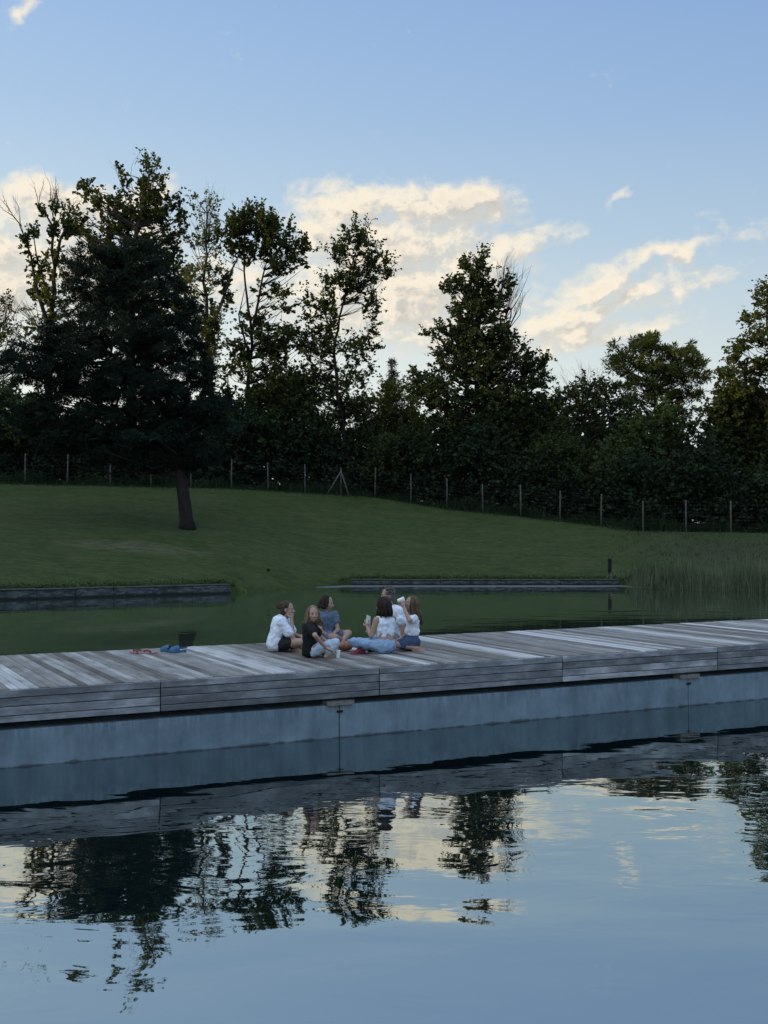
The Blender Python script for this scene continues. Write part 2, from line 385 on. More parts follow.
wet = N.maprange(N.m('ADD', zz, N.m('MULTIPLY', N.m('SUBTRACT', N.noise(t, 5.0, 5), .5), .09)), .022, .0)
c = N.mix(N.m('MULTIPLY', wet, .7), c, (.028, .034, .032))
finish(N, principled(N, c, .8, bump(N, N.m('ADD', cloud, streak), .006), .25))
blk = simple('dark_timber', (.008, .008, .008), .9)

pont = empty('jetty', (0, 0, 0), 'long grey timber boarded jetty on a concrete wall crossing the pond', 'jetty')
def dp(s, w, z): return P0 + DK * s + DN * w + Vector((0, 0, z))
S0, S1, WID = -12.0, 13.5, 3.34
R3 = Matrix((DK, DN, Vector((0, 0, 1)))).transposed()       # local (along, across, up) -> world
rng = random.Random(5)
def s_of(pxc, row):       # along-deck coordinate of a point of the top front edge
    D = 1.6 * F / (row - HY); X = (pxc - 384) / F * D
    return (Vector((X, D, 0)) - P0).dot(DK)
pale = [(s_of(a_, b_), w_) for a_, b_, w_ in ((536, 656, .17), (646, 649.5, .19), (737, 642.4, .17), (425, 663, .11), (286, 671.5, .05), (28, 687.5, .04))]
pale += [(pale[2][0] + 1.8 * i_, .17) for i_ in range(1, 4)]
mb = MB(); s = S0; pitch = .098; pale_i = []; nb_ = 0
while s < S1:
    w = pitch - .007
    j = rng.uniform(-.008, .008)
    mb.box(dp(s + w / 2, WID / 2 + .012 + j, DECK - .018 + rng.uniform(-.0025, .0025)), (w, WID - .03, .036), R3)
    if any(abs(s + w / 2 - q) < w_ / 2 + .02 for q, w_ in pale): pale_i.append(nb_)
    s += pitch; nb_ += 1
o = mb.build('deck_boards', wood, pont); o.data.materials.append(palew)
for i_ in pale_i:
    for f_ in range(6): o.data.polygons[i_ * 6 + f_].material_index = 1
bevel(o, .004, 1)
# fascia: four boards high, modules 2.63 m
zt = DECK - .002
hts = [.078, .090, .092, .070]
sj = s_of(377.5, 666.5)
mbf = MB(); k = -5
while k < 6:
    a = max(S0, sj + 2.63 * k); b = min(S1, sj + 2.63 * (k + 1))
    if b > a:
        z = zt
        for i, h in enumerate(hts):
            mbf.box(dp((a + b) / 2, -.016 - (.004 if i == 0 else 0) + rng.uniform(-.003, .003), z - h / 2 + .0), (b - a - .012, .032, h - .007), R3)
            z -= h
    k += 1
o = mbf.build('fascia', fas, pont); bevel(o, .004, 1)
mbk = MB()                                                   # joists and bearers hidden behind the fascia
for k in range(-20, 24):
    if S0 < k * .6 < S1: mbk.box(dp(k * .6, WID / 2, DECK - .036 - .11), (.07, WID - .12, .215), R3)
mbk.box(dp((S0 + S1) / 2, .12, DECK - .036 - .14), (S1 - S0, .05, .27), R3)
mbk.box(dp((S0 + S1) / 2, WID - .02, DECK - .036 - .14), (S1 - S0, .04, .27), R3)
mbk.build('joist', blk, pont)
# concrete wall with its panel joints (5.26 m), and pads carrying the timber
zc = .378
mbc = MB()
sc0 = s_of(340, 668.9)
k = -4; wall_ends = []
while k < 4:
    a = max(S0, sc0 + 5.27 * k); b = min(S1, sc0 + 5.27 * (k + 1))
    if b > a: mbc.box(dp((a + b) / 2, .02 + .20, zc / 2 - .7), (b - a - .009, .40, zc + 1.4), R3)
    k += 1
o = mbc.build('concrete_wall', conc, pont); bevel(o, .012, 2)
mbc = MB()
mbc.box(dp((S0 + S1) / 2, WID - .25, zc / 2 - .7), (S1 - S0, .40, zc + 1.4 - .01), R3)
mbc.box(dp((S0 + S1) / 2, WID / 2, -.2), (S1 - S0, WID - .9, .5), R3)
mbc.build('rear_wall', conc, pont)
pad = simple('pale_pad', (.15, .145, .13), .8, .3, 20)
for k in range(-3, 4):
    sx = sc0 + 5.27 * k
    if S0 < sx < S1:
        m_ = MB(); m_.box(dp(sx, .06, zc + .027), (.34, .16, .052), R3); m_.build('bearing_pad', pad, pont)
        m_ = MB(); m_.box(dp(sx, .014, zc - .075), (.075, .018, .022), R3); m_.build('joint_bracket', blk, pont)

# ------------------------------------------------------------------ pond edge walls
ston, N = mat('old_wall_stone')
t = N.n('ShaderNodeTexCoord').outputs['Object']
x, y, z = N.sep(t)
n1 = N.noise(t, 3.0, 6, .7); n2 = N.noise(N.xyz(N.m('MULTIPLY', x, 2.0), N.m('MULTIPLY', y, 2.0), N.m('MULTIPLY', z, 9.0)), 1.5, 5, .7)
c = N.mix(N.ramp(n1, [(.35, 0.0), (.65, 1.0)]), (.018, .023, .022), (.055, .062, .062))
c = N.mix(N.ramp(n2, [(.46, 0.0), (.60, .9)]), c, (.11, .12, .12))
c = N.mix(N.maprange(N.m('ADD', z, N.m('MULTIPLY', n1, .12)), .20, .10), c, (.012, .016, .014))
finish(N, principled(N, c, .9, bump(N, n2, .03), .2))
cap = simple('wall_coping', (.045, .05, .045), .9, .5, 3)
def edge_wall(name, pts, h, label):
    root = empty(name, (pts[0].x, pts[0].y, 0), label, 'wall'); off0 = Vector((pts[0].x, pts[0].y, 0))
    L = 0; body = MB(); cp = MB()
    for a, b in zip(pts[:-1], pts[1:]):
        d = (b - a); n = max(1, round(d.length / 1.35)); d3 = Vector((d.x, d.y, 0)).normalized(); nn = Vector((-d3.y, d3.x, 0))
        rot = Matrix((d3, nn, Vector((0, 0, 1)))).transposed(); seg = d.length / n
        for i in range(n):
            c0 = a + d * ((i + .5) / n); jz = rng.uniform(-.02, .012)
            body.box(c0 - off0 + nn * (.16 + rng.uniform(-.012, .012)) + Vector((0, 0, (h - .07) / 2 - .5)), (seg - .008, .30, h - .07 + 1.0), rot)
            cp.box(c0 - off0 + nn * .16 + Vector((0, 0, h - .032 + jz)), (seg - .006, .36, .05), rot)
    b_ = body.build('wall_body', ston, root); c_ = cp.build('coping', cap, root); bevel(c_, .012, 1); bevel(b_, .015, 1)
    return root
def bp(p, D=None):
    D = D or interp(p, BK_PX, BK_D); return Vector(((p - 384) / F * D, D - .32, 0))
edge_wall('pond_wall', [bp(p) for p in (-330, -200, -100, 0, 116, 232)], .385, 'low mossy stone retaining wall at the foot of the lawn, left of the pond')
edge_wall('pond_wall', [bp(p) for p in (352, 440, 530, 618)], .29, 'low dark stone wall at the far water line behind the seated group')
gv = simple('pale_gravel', (.085, .09, .09), .9, .35, 30, bmp=.02)
vs = []; fs = []
ps = list(np.linspace(316, 632, 60))
for i, p in enumerate(ps):
    D = interp(p, BK_PX, BK_D); w = .9 * smooth((p - 316) / 30) * smooth((632 - p) / 40) + .05
    w *= 1 + .15 * sin(p * .21) + .1 * sin(p * .47)
    for q, z in ((0, -.02), (.25, .035), (.8, .03), (1, .0)):
        X = (p - 384) / F; d = D - .36 - w * (1 - q); vs.append((X * d, d, z if q else -.03))
for i in range(len(ps) - 1):
    for j in range(3): a = i * 4 + j; fs.append((a, a + 4, a + 5, a + 1))
tag(npmesh('gravel_shore', vs, fs, gv), kind='structure')

# ------------------------------------------------------------------ foliage
def leaves_mesh(C, rad, per, size, seed, flat=.7, droop=0.0, elong=1.6):
    """C (n,3) clump centres, rad (n,) clump radii, `per` leaves a clump -> rhombus leaves"""
    r = np.random.RandomState(seed); n = len(C)
    idx = np.repeat(np.arange(n), per); m = len(idx)
    d = r.normal(size=(m, 3)); d /= np.linalg.norm(d, axis=1)[:, None] + 1e-9
    rr = (r.uniform(0, 1, m) ** .45)[:, None] * rad[idx][:, None]
    # every clump is a few leafy sprigs reaching outwards and up
    ns = 3; sp = r.normal(size=(n, ns, 3)); ctr = C.mean(0); out_ = C - ctr; out_ /= np.linalg.norm(out_, axis=1)[:, None] + 1e-9
    sp += out_[:, None, :] * .9; sp[:, :, 2] += .45 - droop * 2.2; sp /= np.linalg.norm(sp, axis=2)[:, :, None] + 1e-9
    t_ = r.uniform(-.15, 1.0, m)[:, None]; k_ = r.randint(0, ns, m)
    along = sp[idx, k_] * rad[idx][:, None] * t_ * 1.75
    c = C[idx] + along + d * rr * (.46 - .20 * np.clip(t_, 0, 1)) * np.array([1, 1, flat])
    a = r.normal(size=(m, 3)); a[:, 2] *= .6; a /= np.linalg.norm(a, axis=1)[:, None]
    b = np.cross(a, r.normal(size=(m, 3))); b /= np.linalg.norm(b, axis=1)[:, None] + 1e-9
    s = size * r.uniform(.6, 1.35, m)[:, None]
    a = a * s * elong / 2; b = b * s / 2
    V_ = np.empty((m, 4, 3)); V_[:, 0] = c - a; V_[:, 1] = c + b - a * .1; V_[:, 2] = c + a; V_[:, 3] = c - b - a * .1
    return V_.reshape(-1, 3), np.arange(m * 4).reshape(m, 4)
def needle_mesh(C, rad, per, size, seed, flat=.5, w=.11):
    """spiky tufts: thin blades radiating out of each clump"""
    r = np.random.RandomState(seed); n = len(C); idx = np.repeat(np.arange(n), per); m = len(idx)
    d = r.normal(size=(m, 3)); d[:, 2] += .35; d /= np.linalg.norm(d, axis=1)[:, None]
    base = C[idx] + d * rad[idx][:, None] * r.uniform(.0, .75, m)[:, None] * np.array([1, 1, flat])
    L = size * r.uniform(.6, 1.3, m)[:, None]; b = np.cross(d, r.normal(size=(m, 3))); b /= np.linalg.norm(b, axis=1)[:, None] + 1e-9
    b *= L * w
    V_ = np.empty((m, 4, 3)); V_[:, 0] = base; V_[:, 1] = base + d * L * .5 + b; V_[:, 2] = base + d * L; V_[:, 3] = base + d * L * .5 - b
    return V_.reshape(-1, 3), np.arange(m * 4).reshape(m, 4)

def tree(name, label, cat, D, trunk, r0, blobs, lm, bark='bark', leaf=.17, per=34, crad=.45, depth=1.0, seed=1, flat=.7,
         twigs=None, extra_trunks=(), kind=None, needles=False, limb_r=.07, droop=0, parts=('trunk', 'crown'), bare_frac=1.0, more=(), rise=.55):
    """trunk: photo points (px,py) at distance D; blobs: (px,py,rx,ry,number of clumps) in the crown."""
    rs = np.random.RandomState(seed); k = F / D
    pts = [px(x, y, D) for x, y in trunk]
    gz0 = ground_z(pts[0].x, D)
    base = Vector((pts[0].x, D, gz0))
    pts[0] = Vector((pts[0].x, D, gz0 - .25))
    root = empty(name, base, label, cat)
    if kind: root['kind'] = kind
    wander = [Vector((0, rs.normal() * .35, 0)) if (3 if needles else 0) < i else Vector() for i in range(len(pts))]
    pts = [p + w - base for p, w in zip(pts, wander)]
    # resample trunk
    def resamp(pp, n):
        L = [0]
        for a, b in zip(pp[:-1], pp[1:]): L.append(L[-1] + (b - a).length)
        o = []
        for t in np.linspace(0, L[-1], n):
            o.append(Vector([np.interp(t, L, [q[i] for q in pp]) for i in range(3)]))
        return o
    tp = resamp(pts, 22)
    for i in range(6 if needles else 1, 21): tp[i] += Vector(rs.normal(size=3) * .05 * max(.3, r0 / .3))
    wood_ = MB()
    nT = len(tp)
    rad = [r0 * (1.35 if i == 0 else 1) * (1 - .86 * (i / (nT - 1)) ** .8) for i in range(nT)]
    wood_.tube(tp, rad, 9)
    allp = [(p, rad[i], i / (nT - 1)) for i, p in enumerate(tp)]
    for et, er in extra_trunks:
        ep = [px(x, y, D) - base + Vector((0, rs.normal() * .4, 0)) for x, y in et]
        # start on the nearest trunk point
        st = min(tp, key=lambda q: (q - ep[0]).length); ep[0] = st.copy()
        ep = resamp(ep, 12)
        er_ = [er * (1 - .8 * i / 11) for i in range(12)]
        wood_.tube(ep, er_, 7); allp += [(p, er_[i], .3 + .7 * i / 11) for i, p in enumerate(ep)]
    C = []; R = []
    for b in blobs:
        bx, by, rx, ry, n = b[:5]
        rx_m, ry_m = rx / k, ry / k; dm = depth * min(max(rx_m, 1.2), 3.2)
        for _ in range(int(n * 1.3)):
            d = rs.normal(size=3); d /= np.linalg.norm(d); q = rs.uniform(.15, 1) ** .5 * (1.25 if rs.uniform() < .15 else 1)
            c = px(bx, by, D) - base + Vector((d[0] * rx_m * q, d[1] * dm * q, d[2] * ry_m * q))
            C.append(c); R.append(crad * rs.uniform(.35, 1.35))
    # limbs to a share of the clumps
    tz = [a[0] for a in allp]
    for c in C:
        if rs.uniform() > bare_frac: continue
        cand = [a for a in allp if a[0].z < c.z - rise * (Vector((a[0].x, a[0].y, 0)) - Vector((c.x, c.y, 0))).length + .3] or allp
        a = min(cand, key=lambda a: (a[0] - c).length + rs.uniform(0, .8))
        L = (a[0] - c).length
        if L < .25: continue
        r1 = min(a[1] * .55, limb_r * (.25 + .10 * L))
        mid = a[0].lerp(c, .5) + Vector((rs.normal() * .1 * L, rs.normal() * .1 * L, -.06 * L + rs.normal() * .05 * L))
        m2 = a[0].lerp(c, .78) + Vector(rs.normal(size=3) * .05 * L)
        wood_.tube([a[0], mid, m2, c], [r1, r1 * .65, r1 * .4, r1 * .15], 5, False)
    if twigs:
        for tw in twigs:
            x0, y0, x1, y1, n, spread, tr = tw
            a = px(x0, y0, D) - base; e = px(x1, y1, D) - base
            for _ in range(n):
                e2 = e + Vector((rs.normal() * spread / k, rs.normal() * spread / k, rs.normal() * spread * .6 / k))
                m1 = a.lerp(e2, .4) + Vector(rs.normal(size=3) * .12); m2 = a.lerp(e2, .75) + Vector(rs.normal(size=3) * .12)
                wood_.tube([a, m1, m2, e2], [tr, tr * .7, tr * .4, tr * .12], 4, False)
                for _ in range(4):
                    t_ = rs.uniform(.3, .95); s_ = a.lerp(e2, t_); f_ = s_ + (e2 - a) * rs.uniform(.12, .3) + Vector(rs.normal(size=3) * .25)
                    wood_.tube([s_, s_.lerp(f_, .5) + Vector(rs.normal(size=3) * .04), f_], [tr * .35, tr * .25, tr * .1], 3, False)
    wood_.build(parts[0], M[bark], root, True)
    Ca = np.array([tuple(c) for c in C]); Ra = np.array(R)
    if not needles: per = int(per * 1.45); leaf *= .8
    if needles: V_, F_ = needle_mesh(Ca, Ra, per, leaf, seed + 77, flat)
    else: V_, F_ = leaves_mesh(Ca, Ra, per, leaf, seed + 77, flat, droop)
    npmesh(parts[1], V_, F_, M[lm], root)
    for (mname, mlm, mbl, mper, mleaf, mcr) in more:       # e.g. ivy
        C2 = []; R2 = []
        for (bx, by, rx, ry, n) in mbl:
            for _ in range(n):
                d = rs.normal(size=3); d /= np.linalg.norm(d); q = rs.uniform(0, 1) ** .5
                C2.append(tuple(px(bx, by, D) - base + Vector((d[0] * rx / k * q, d[1] * max(rx / k, .5) * q * .8, d[2] * ry / k * q)))); R2.append(mcr * rs.uniform(.6, 1.3))
        V_, F_ = leaves_mesh(np.array(C2), np.array(R2), mper, mleaf, seed + 99)
        npmesh(mname, V_, F_, M[mlm], root)
    return root

# the big dark pine on the lawn
tree('pine_tree', 'big dark pine with a bare leaning trunk standing on the lawn', 'tree', 55.3,
     [(188, 527), (184.5, 503), (181, 480), (178, 455), (166, 420), (150, 380), (135, 330), (128, 285), (128, 245)], .36,
     [(150, 425, 45, 22, 60), (200, 412, 30, 16, 34), (100, 425, 40, 22, 55), (60, 405, 45, 25, 60), (150, 380, 60, 30, 120), (80, 370, 60, 28, 100),
      (25, 365, 35, 22, 50), (175, 340, 38, 25, 70), (115, 330, 65, 28, 110), (60, 335, 28, 16, 30), (100, 280, 38, 26, 75), (150, 290, 38, 30, 75), (90, 262, 26, 16, 24),
      (130, 255, 36, 16, 45), (188, 315, 14, 22, 20), (215, 405, 22, 10, 14), (225, 432, 18, 8, 10), (180, 445, 24, 12, 22), (120, 452, 34, 12, 40), (70, 440, 40, 14, 50), (20, 420, 26, 20, 30), (184, 463, 20, 7, 22), (152, 462, 26, 8, 28), (207, 455, 14, 8, 16), (140, 400, 60, 30, 90), (110, 360, 66, 40, 100), (160, 440, 50, 20, 60), (95, 300, 26, 14, 20), (200, 370, 16, 26, 26)],
     'pine', 'bark_dark', leaf=.17, per=170, crad=.46, depth=.9, seed=3, flat=.45, needles=True, rise=.05, bare_frac=.22, limb_r=.11,
     extra_trunks=[([(176, 450), (140, 430), (112, 410), (118, 390), (134, 372)], .13), ([(160, 410), (185, 380), (195, 340)], .12), ([(150, 380), (105, 350), (80, 320)], .14)])

# broadleaved trees beyond the fence
tree('oak_tree', 'tall open crowned oak rising highest above the dark pine', 'tree', 78,
     [(128, 492), (128, 400), (132, 330), (130, 280), (138, 230), (150, 170)], .5,
     [(150, 165, 9, 12, 6), (151, 187, 16, 12, 16), (122, 178, 8, 12, 5), (165, 215, 18, 18, 26), (140, 215, 20, 22, 36), (118, 225, 18, 16, 24), (90, 200, 12, 9, 8), (84, 185, 8, 6, 5),
      (80, 232, 14, 10, 12), (100, 245, 18, 12, 18), (112, 205, 14, 12, 10), (178, 212, 6, 6, 3), (182, 235, 6, 8, 4), (160, 250, 20, 20, 34), (135, 262, 22, 24, 48), (75, 215, 10, 8, 6),
      (175, 275, 16, 14, 16), (165, 300, 24, 20, 30), (115, 275, 24, 22, 30), (140, 330, 50, 30, 60), (110, 310, 18, 16, 14)],
     'oak', 'bark', leaf=.20, per=30, crad=.50, seed=11, limb_r=.08, twigs=[(125, 200, 116, 158, 3, 5, .03), (150, 200, 148, 152, 2, 4, .03)])
tree('ivy_clad_tree', 'half dead tree with bare spiky top and ivy covered forks at the far left', 'tree', 76,
     [(52, 488), (50, 420), (50, 350), (52, 290), (53, 250), (52, 215)], .42,
     [(52, 300, 14, 26, 34), (46, 330, 22, 26, 40), (56, 262, 10, 18, 14), (40, 285, 10, 26, 12)],
     'olive', 'bark_dark', leaf=.15, per=34, crad=.38, seed=12,
     extra_trunks=[([(48, 330), (38, 290), (27, 250), (20, 225)], .16), ([(46, 300), (36, 260), (30, 225)], .10), ([(52, 270), (62, 240), (70, 210)], .14), ([(52, 235), (44, 212), (37, 204)], .09), ([(53, 245), (60, 216), (64, 206)], .06)],
     twigs=[(20, 225, 2, 200, 3, 3, .04), (24, 240, 14, 195, 2, 2, .03), (37, 205, 34, 180, 2, 3, .03), (54, 215, 58, 178, 5, 6, .04), (52, 220, 48, 185, 4, 5, .03), (40, 330, 18, 300, 7, 6, .035), (66, 215, 73, 195, 3, 3, .03), (38, 350, 12, 330, 6, 8, .035)],
     more=[('ivy', 'dark', [(26, 245, 4, 16, 12), (34, 280, 5, 26, 18), (52, 232, 5, 14, 10), (66, 226, 5, 16, 12), (40, 212, 6, 6, 5), (54, 208, 4, 8, 5), (33, 230, 4, 10, 6)], 40, .14, .3)])
tree('twiggy_tree', 'sparse pale twiggy tree cut by the left edge, beside the ivy clad tree', 'tree', 82,
     [(-8, 484), (-6, 420), (-4, 360), (-2, 300)], .3,
     [(4, 310, 14, 20, 16), (8, 340, 16, 20, 20), (-20, 330, 20, 40, 30), (14, 360, 16, 14, 16), (-10, 385, 30, 24, 40)], 'oak', 'bark', leaf=.14, per=20, crad=.5, seed=13,
     twigs=[(0, 340, 6, 295, 8, 10, .03), (0, 360, 24, 325, 8, 8, .03), (2, 330, 12, 305, 6, 6, .03)])
tree('feathery_tree', 'slim feathery topped tree with an ivy wrapped column right of the oak', 'tree', 75,
     [(212, 490), (210, 420), (209, 360), (205, 310), (204, 260), (208, 215)], .30,
     [(195, 285, 20, 18, 24), (208, 270, 14, 16, 20), (215, 240, 12, 18, 14), (200, 235, 12, 18, 8), (196, 205, 7, 9, 5), (212, 208, 8, 10, 5), (216, 225, 8, 12, 8), (205, 320, 18, 24, 36), (210, 360, 12, 24, 24), (200, 345, 14, 20, 20), (185, 310, 12, 14, 12)],
     'olive', 'bark', leaf=.13, per=26, crad=.42, seed=14,
     extra_trunks=[([(214, 330), (222, 300), (232, 270), (238, 250)], .16)],
     twigs=[(205, 250, 211, 185, 3, 3, .025), (204, 250, 198, 200, 6, 7, .02), (208, 240, 214, 200, 6, 8, .02), (203, 270, 190, 225, 5, 6, .02)],
     more=[('ivy', 'dark', [(226, 292, 5, 22, 16), (208, 400, 9, 50, 60), (210, 330, 8, 30, 24), (216, 430, 12, 30, 40)], 40, .15, .34)])
tree('forked_tree', 'rounded crown tree on a slender forked trunk, left of the big cloud', 'tree', 76,
     [(243, 492), (244, 430), (249, 380), (251, 335), (247, 300), (243, 268), (246, 235)], .24,
     [(255, 222, 26, 15, 46), (236, 230, 14, 18, 22), (275, 232, 20, 16, 30), (292, 250, 14, 14, 18), (302, 244, 8, 6, 5), (262, 252, 20, 14, 26), (240, 255, 12, 12, 12), (280, 268, 14, 10, 12), (300, 262, 8, 6, 4),
      (265, 290, 12, 8, 6), (250, 320, 22, 12, 14), (272, 335, 20, 18, 30), (238, 345, 14, 14, 14), (266, 365, 26, 18, 34), (285, 300, 16, 14, 10), (290, 340, 18, 16, 24), (262, 395, 24, 16, 34), (232, 370, 10, 12, 8), (290, 385, 20, 18, 26)],
     'oak', 'bark_dark', leaf=.18, per=30, crad=.45, seed=15, limb_r=.06,
     extra_trunks=[([(250, 340), (256, 305), (262, 275), (268, 245)], .12), ([(245, 360), (240, 320), (244, 285)], .08)])
tree('leaning_tree', 'tall loose crowned tree leaning right in front of the big cloud', 'tree', 77,
     [(352, 496), (345, 440), (338, 395), (334, 350), (340, 310), (350, 275), (358, 245)], .22,
     [(356, 234, 14, 12, 18), (366, 250, 14, 12, 20), (345, 256, 14, 12, 18), (375, 262, 12, 10, 14), (330, 252, 6, 6, 3), (352, 280, 20, 12, 28), (378, 275, 14, 8, 12), (388, 266, 6, 8, 5), (335, 290, 16, 18, 26), (365, 298, 16, 12, 16),
      (325, 320, 16, 22, 40), (318, 345, 18, 18, 36), (350, 345, 20, 14, 20), (368, 345, 14, 12, 12), (332, 375, 24, 18, 34), (362, 372, 14, 12, 12), (376, 325, 10, 8, 6), (350, 395, 20, 20, 28), (310, 375, 18, 16, 26), (372, 312, 10, 6, 5), (310, 300, 10, 12, 8)],
     'oak', 'bark_dark', leaf=.15, per=30, crad=.42, seed=16, limb_r=.055, extra_trunks=[([(336, 340), (325, 315), (322, 290)], .08), ([(340, 400), (355, 370), (368, 335)], .07)])
tree('conifer', 'small dark pointed conifer poking up between the leaning tree and the broad tree', 'tree', 84,
     [(392, 500), (392, 450), (392, 400), (392, 360)], .22,
     [(392, 364, 2, 5, 6), (392, 374, 5, 5, 10), (392, 386, 9, 7, 20), (392, 400, 13, 10, 34), (392, 420, 17, 14, 50), (392, 445, 20, 16, 60)], 'pine', 'bark_dark', leaf=.22, per=40, crad=.34, seed=17, needles=True)
tree('broad_dark_tree', 'tall dense dark tree with jagged outline right of the big cloud', 'tree', 75,
     [(480, 510), (480, 450), (478, 400), (479, 350), (480, 300), (478, 262)], .34,
     [(466, 266, 6, 9, 8), (485, 262, 7, 9, 9), (456, 285, 10, 10, 12), (476, 285, 14, 14, 24), (490, 290, 8, 12, 10), (446, 292, 5, 4, 3), (468, 310, 18, 16, 34), (492, 310, 14, 16, 26), (508, 288, 6, 12, 7), (446, 332, 14, 9, 12), (430, 334, 6, 4, 3),
      (470, 340, 24, 18, 60), (500, 340, 16, 20, 44), (452, 360, 18, 16, 40), (485, 370, 28, 18, 80), (520, 360, 14, 14, 24), (425, 382, 14, 12, 18), (445, 395, 26, 18, 60), (500, 400, 32, 22, 100), (530, 380, 16, 16, 30),
      (545, 370, 8, 14, 10), (545, 405, 14, 14, 22), (440, 430, 20, 14, 24), (480, 430, 36, 22, 110), (530, 430, 26, 20, 60), (500, 455, 50, 20, 110), (418, 378, 8, 6, 5)],
     'dark', 'bark_dark', leaf=.155, per=46, crad=.44, seed=18, limb_r=.07,
     twigs=[(500, 300, 500, 258, 5, 7, .03), (505, 320, 522, 268, 7, 6, .03), (508, 330, 525, 290, 6, 5, .03), (500, 300, 512, 255, 5, 6, .028)])
tree('twiggy_tree', 'loose willowy tree with bare upright twigs right of the tall dark tree', 'tree', 74,
     [(590, 520), (588, 460), (585, 420), (582, 385)], .22,
     [(585, 400, 20, 20, 34), (570, 425, 20, 20, 40), (600, 420, 20, 22, 46), (590, 385, 14, 10, 12), (560, 400, 8, 14, 8), (605, 390, 12, 12, 14), (560, 450, 24, 20, 50), (600, 455, 28, 20, 60), (640, 440, 26, 24, 60), (625, 410, 18, 16, 34)],
     'dark', 'bark', leaf=.14, per=34, crad=.42, seed=19, twigs=[(585, 410, 572, 370, 8, 9, .02), (588, 400, 592, 368, 8, 8, .02), (580, 400, 560, 385, 6, 6, .02), (595, 395, 606, 375, 6, 7, .02)])
tree('layered_tree', 'rounded tree with sweeping layered boughs standing clear against the sky', 'tree', 76,
     [(660, 520), (660, 460), (658, 420), (655, 385), (652, 355)], .34,
     [(650, 340, 12, 6, 12), (642, 346, 18, 8, 20), (620, 357, 14, 7, 14), (670, 351, 14, 6, 14), (694, 348, 8, 5, 7), (685, 358, 16, 7, 14), (648, 364, 22, 9, 30), (668, 372, 22, 8, 26), (697, 366, 10, 6, 8), (619, 371, 11, 8, 9), (690, 380, 14, 7, 13),
      (630, 383, 13, 8, 11), (658, 386, 18, 8, 16), (694, 394, 10, 8, 9), (674, 398, 15, 8, 14), (646, 396, 12, 8, 9), (684, 411, 10, 8, 8), (668, 416, 10, 8, 8), (626, 397, 12, 10, 10), (705, 374, 5, 4, 3), (612, 345, 6, 4, 3)],
     'olive', 'bark_dark', leaf=.30, per=60, crad=.36, seed=20, needles=True, twigs=[(650, 360, 650, 331, 3, 6, .02)])
tree('bushy_tree', 'mid height green tree under the layered tree, near the gap of sky', 'tree', 71,
     [(660, 526), (660, 490), (655, 455)], .25,
     [(650, 440, 26, 24, 90), (675, 440, 20, 20, 60), (688, 478, 16, 10, 24), (640, 470, 30, 20, 80), (665, 415, 12, 12, 18), (680, 480, 26, 16, 60), (640, 440, 10, 10, 12)], 'bush', 'bark', leaf=.16, per=34, crad=.45, seed=21)
tree('birch_tree', 'tall tree with drooping light sprays cut by the right edge', 'tree', 67,
     [(790, 530), (786, 450), (780, 390), (772, 340), (768, 300)], .28,
     [(766, 296, 10, 12, 14), (780, 300, 18, 20, 30), (752, 318, 12, 8, 12), (762, 335, 16, 10, 22), (742, 345, 12, 8, 14), (728, 372, 14, 8, 16), (755, 365, 18, 12, 30), (785, 350, 24, 22, 50), (745, 385, 14, 8, 12), (734, 356, 8, 5, 5), (800, 330, 24, 30, 50)],
     'oak', 'bark_dark', leaf=.14, per=32, crad=.38, seed=22, droop=.4, bare_frac=.3)
tree('bushy_tree', 'dark rounded tree at the right edge below the drooping sprays', 'tree', 69,
     [(748, 530), (748, 480), (745, 430), (745, 400)], .3,
     [(745, 395, 28, 12, 60), (730, 415, 24, 16, 70), (760, 420, 28, 22, 90), (722, 440, 16, 16, 44), (750, 450, 34, 20, 110), (720, 465, 14, 14, 30), (790, 440, 24, 50, 120)], 'dark', 'bark_dark', leaf=.17, per=38, crad=.46, seed=23)
tree('bushy_tree', 'lighter green round bush tree at the left edge in front of the dark pine', 'tree', 70,
     [(14, 480), (15, 455), (17, 430)], .2,
     [(16, 410, 26, 18, 70), (40, 412, 18, 12, 34), (-10, 420, 24, 24, 60), (20, 435, 36, 16, 70), (5, 395, 14, 8, 14)], 'bush', 'bark', leaf=.14, per=38, crad=.42, seed=24)
tree('ivy_clad_tree', 'narrow dark ivy column tree behind the small sky gap right of the pine', 'tree', 78,
     [(224, 490), (224, 450), (226, 400), (228, 375)], .25, [(225, 400, 7, 22, 24), (224, 430, 10, 24, 34), (222, 460, 12, 20, 30)], 'dark', 'bark_dark', leaf=.16, per=36, crad=.4, seed=25)
# middle storey of bushes just beyond the fence
BUSH = [
    (95, 76, 455, 50, 26, 'dark', 'dark shrub beyond the fence under the pine, left of its trunk'),
    (150, 77, 452, 42, 26, 'bush', 'shrub beyond the fence just left of the pine trunk'),
    (248, 76, 432, 36, 34, 'bush', 'rounded green bush beneath the forked tree'),
    (300, 77, 425, 36, 42, 'dark', 'dark bush between the forked tree and the leaning tree'),
    (285, 82, 395, 34, 26, 'oak', 'taller open bush behind, left of the leaning tree'),
    (352, 78, 432, 30, 34, 'dark', 'dark bush round the foot of the leaning tree'),
    (397, 80, 415, 34, 32, 'olive', 'olive green tree below the small pointed conifer'),
    (405, 76, 460, 40, 30, 'dark', 'dark bush beyond the fence left of the tall dense tree'),
    (560, 71, 470, 40, 34, 'dark', 'dark bush beyond the fence right of the tall dense tree'),
    (615, 70, 480, 40, 32, 'bush', 'green bush beyond the fence below the willowy tree'),
    (718, 68, 492, 26, 26, 'bush', 'green bush beyond the fence beneath the gap of sky'),
    (762, 67, 495, 32, 26, 'dark', 'dark bush beyond the fence at the right edge'),
]
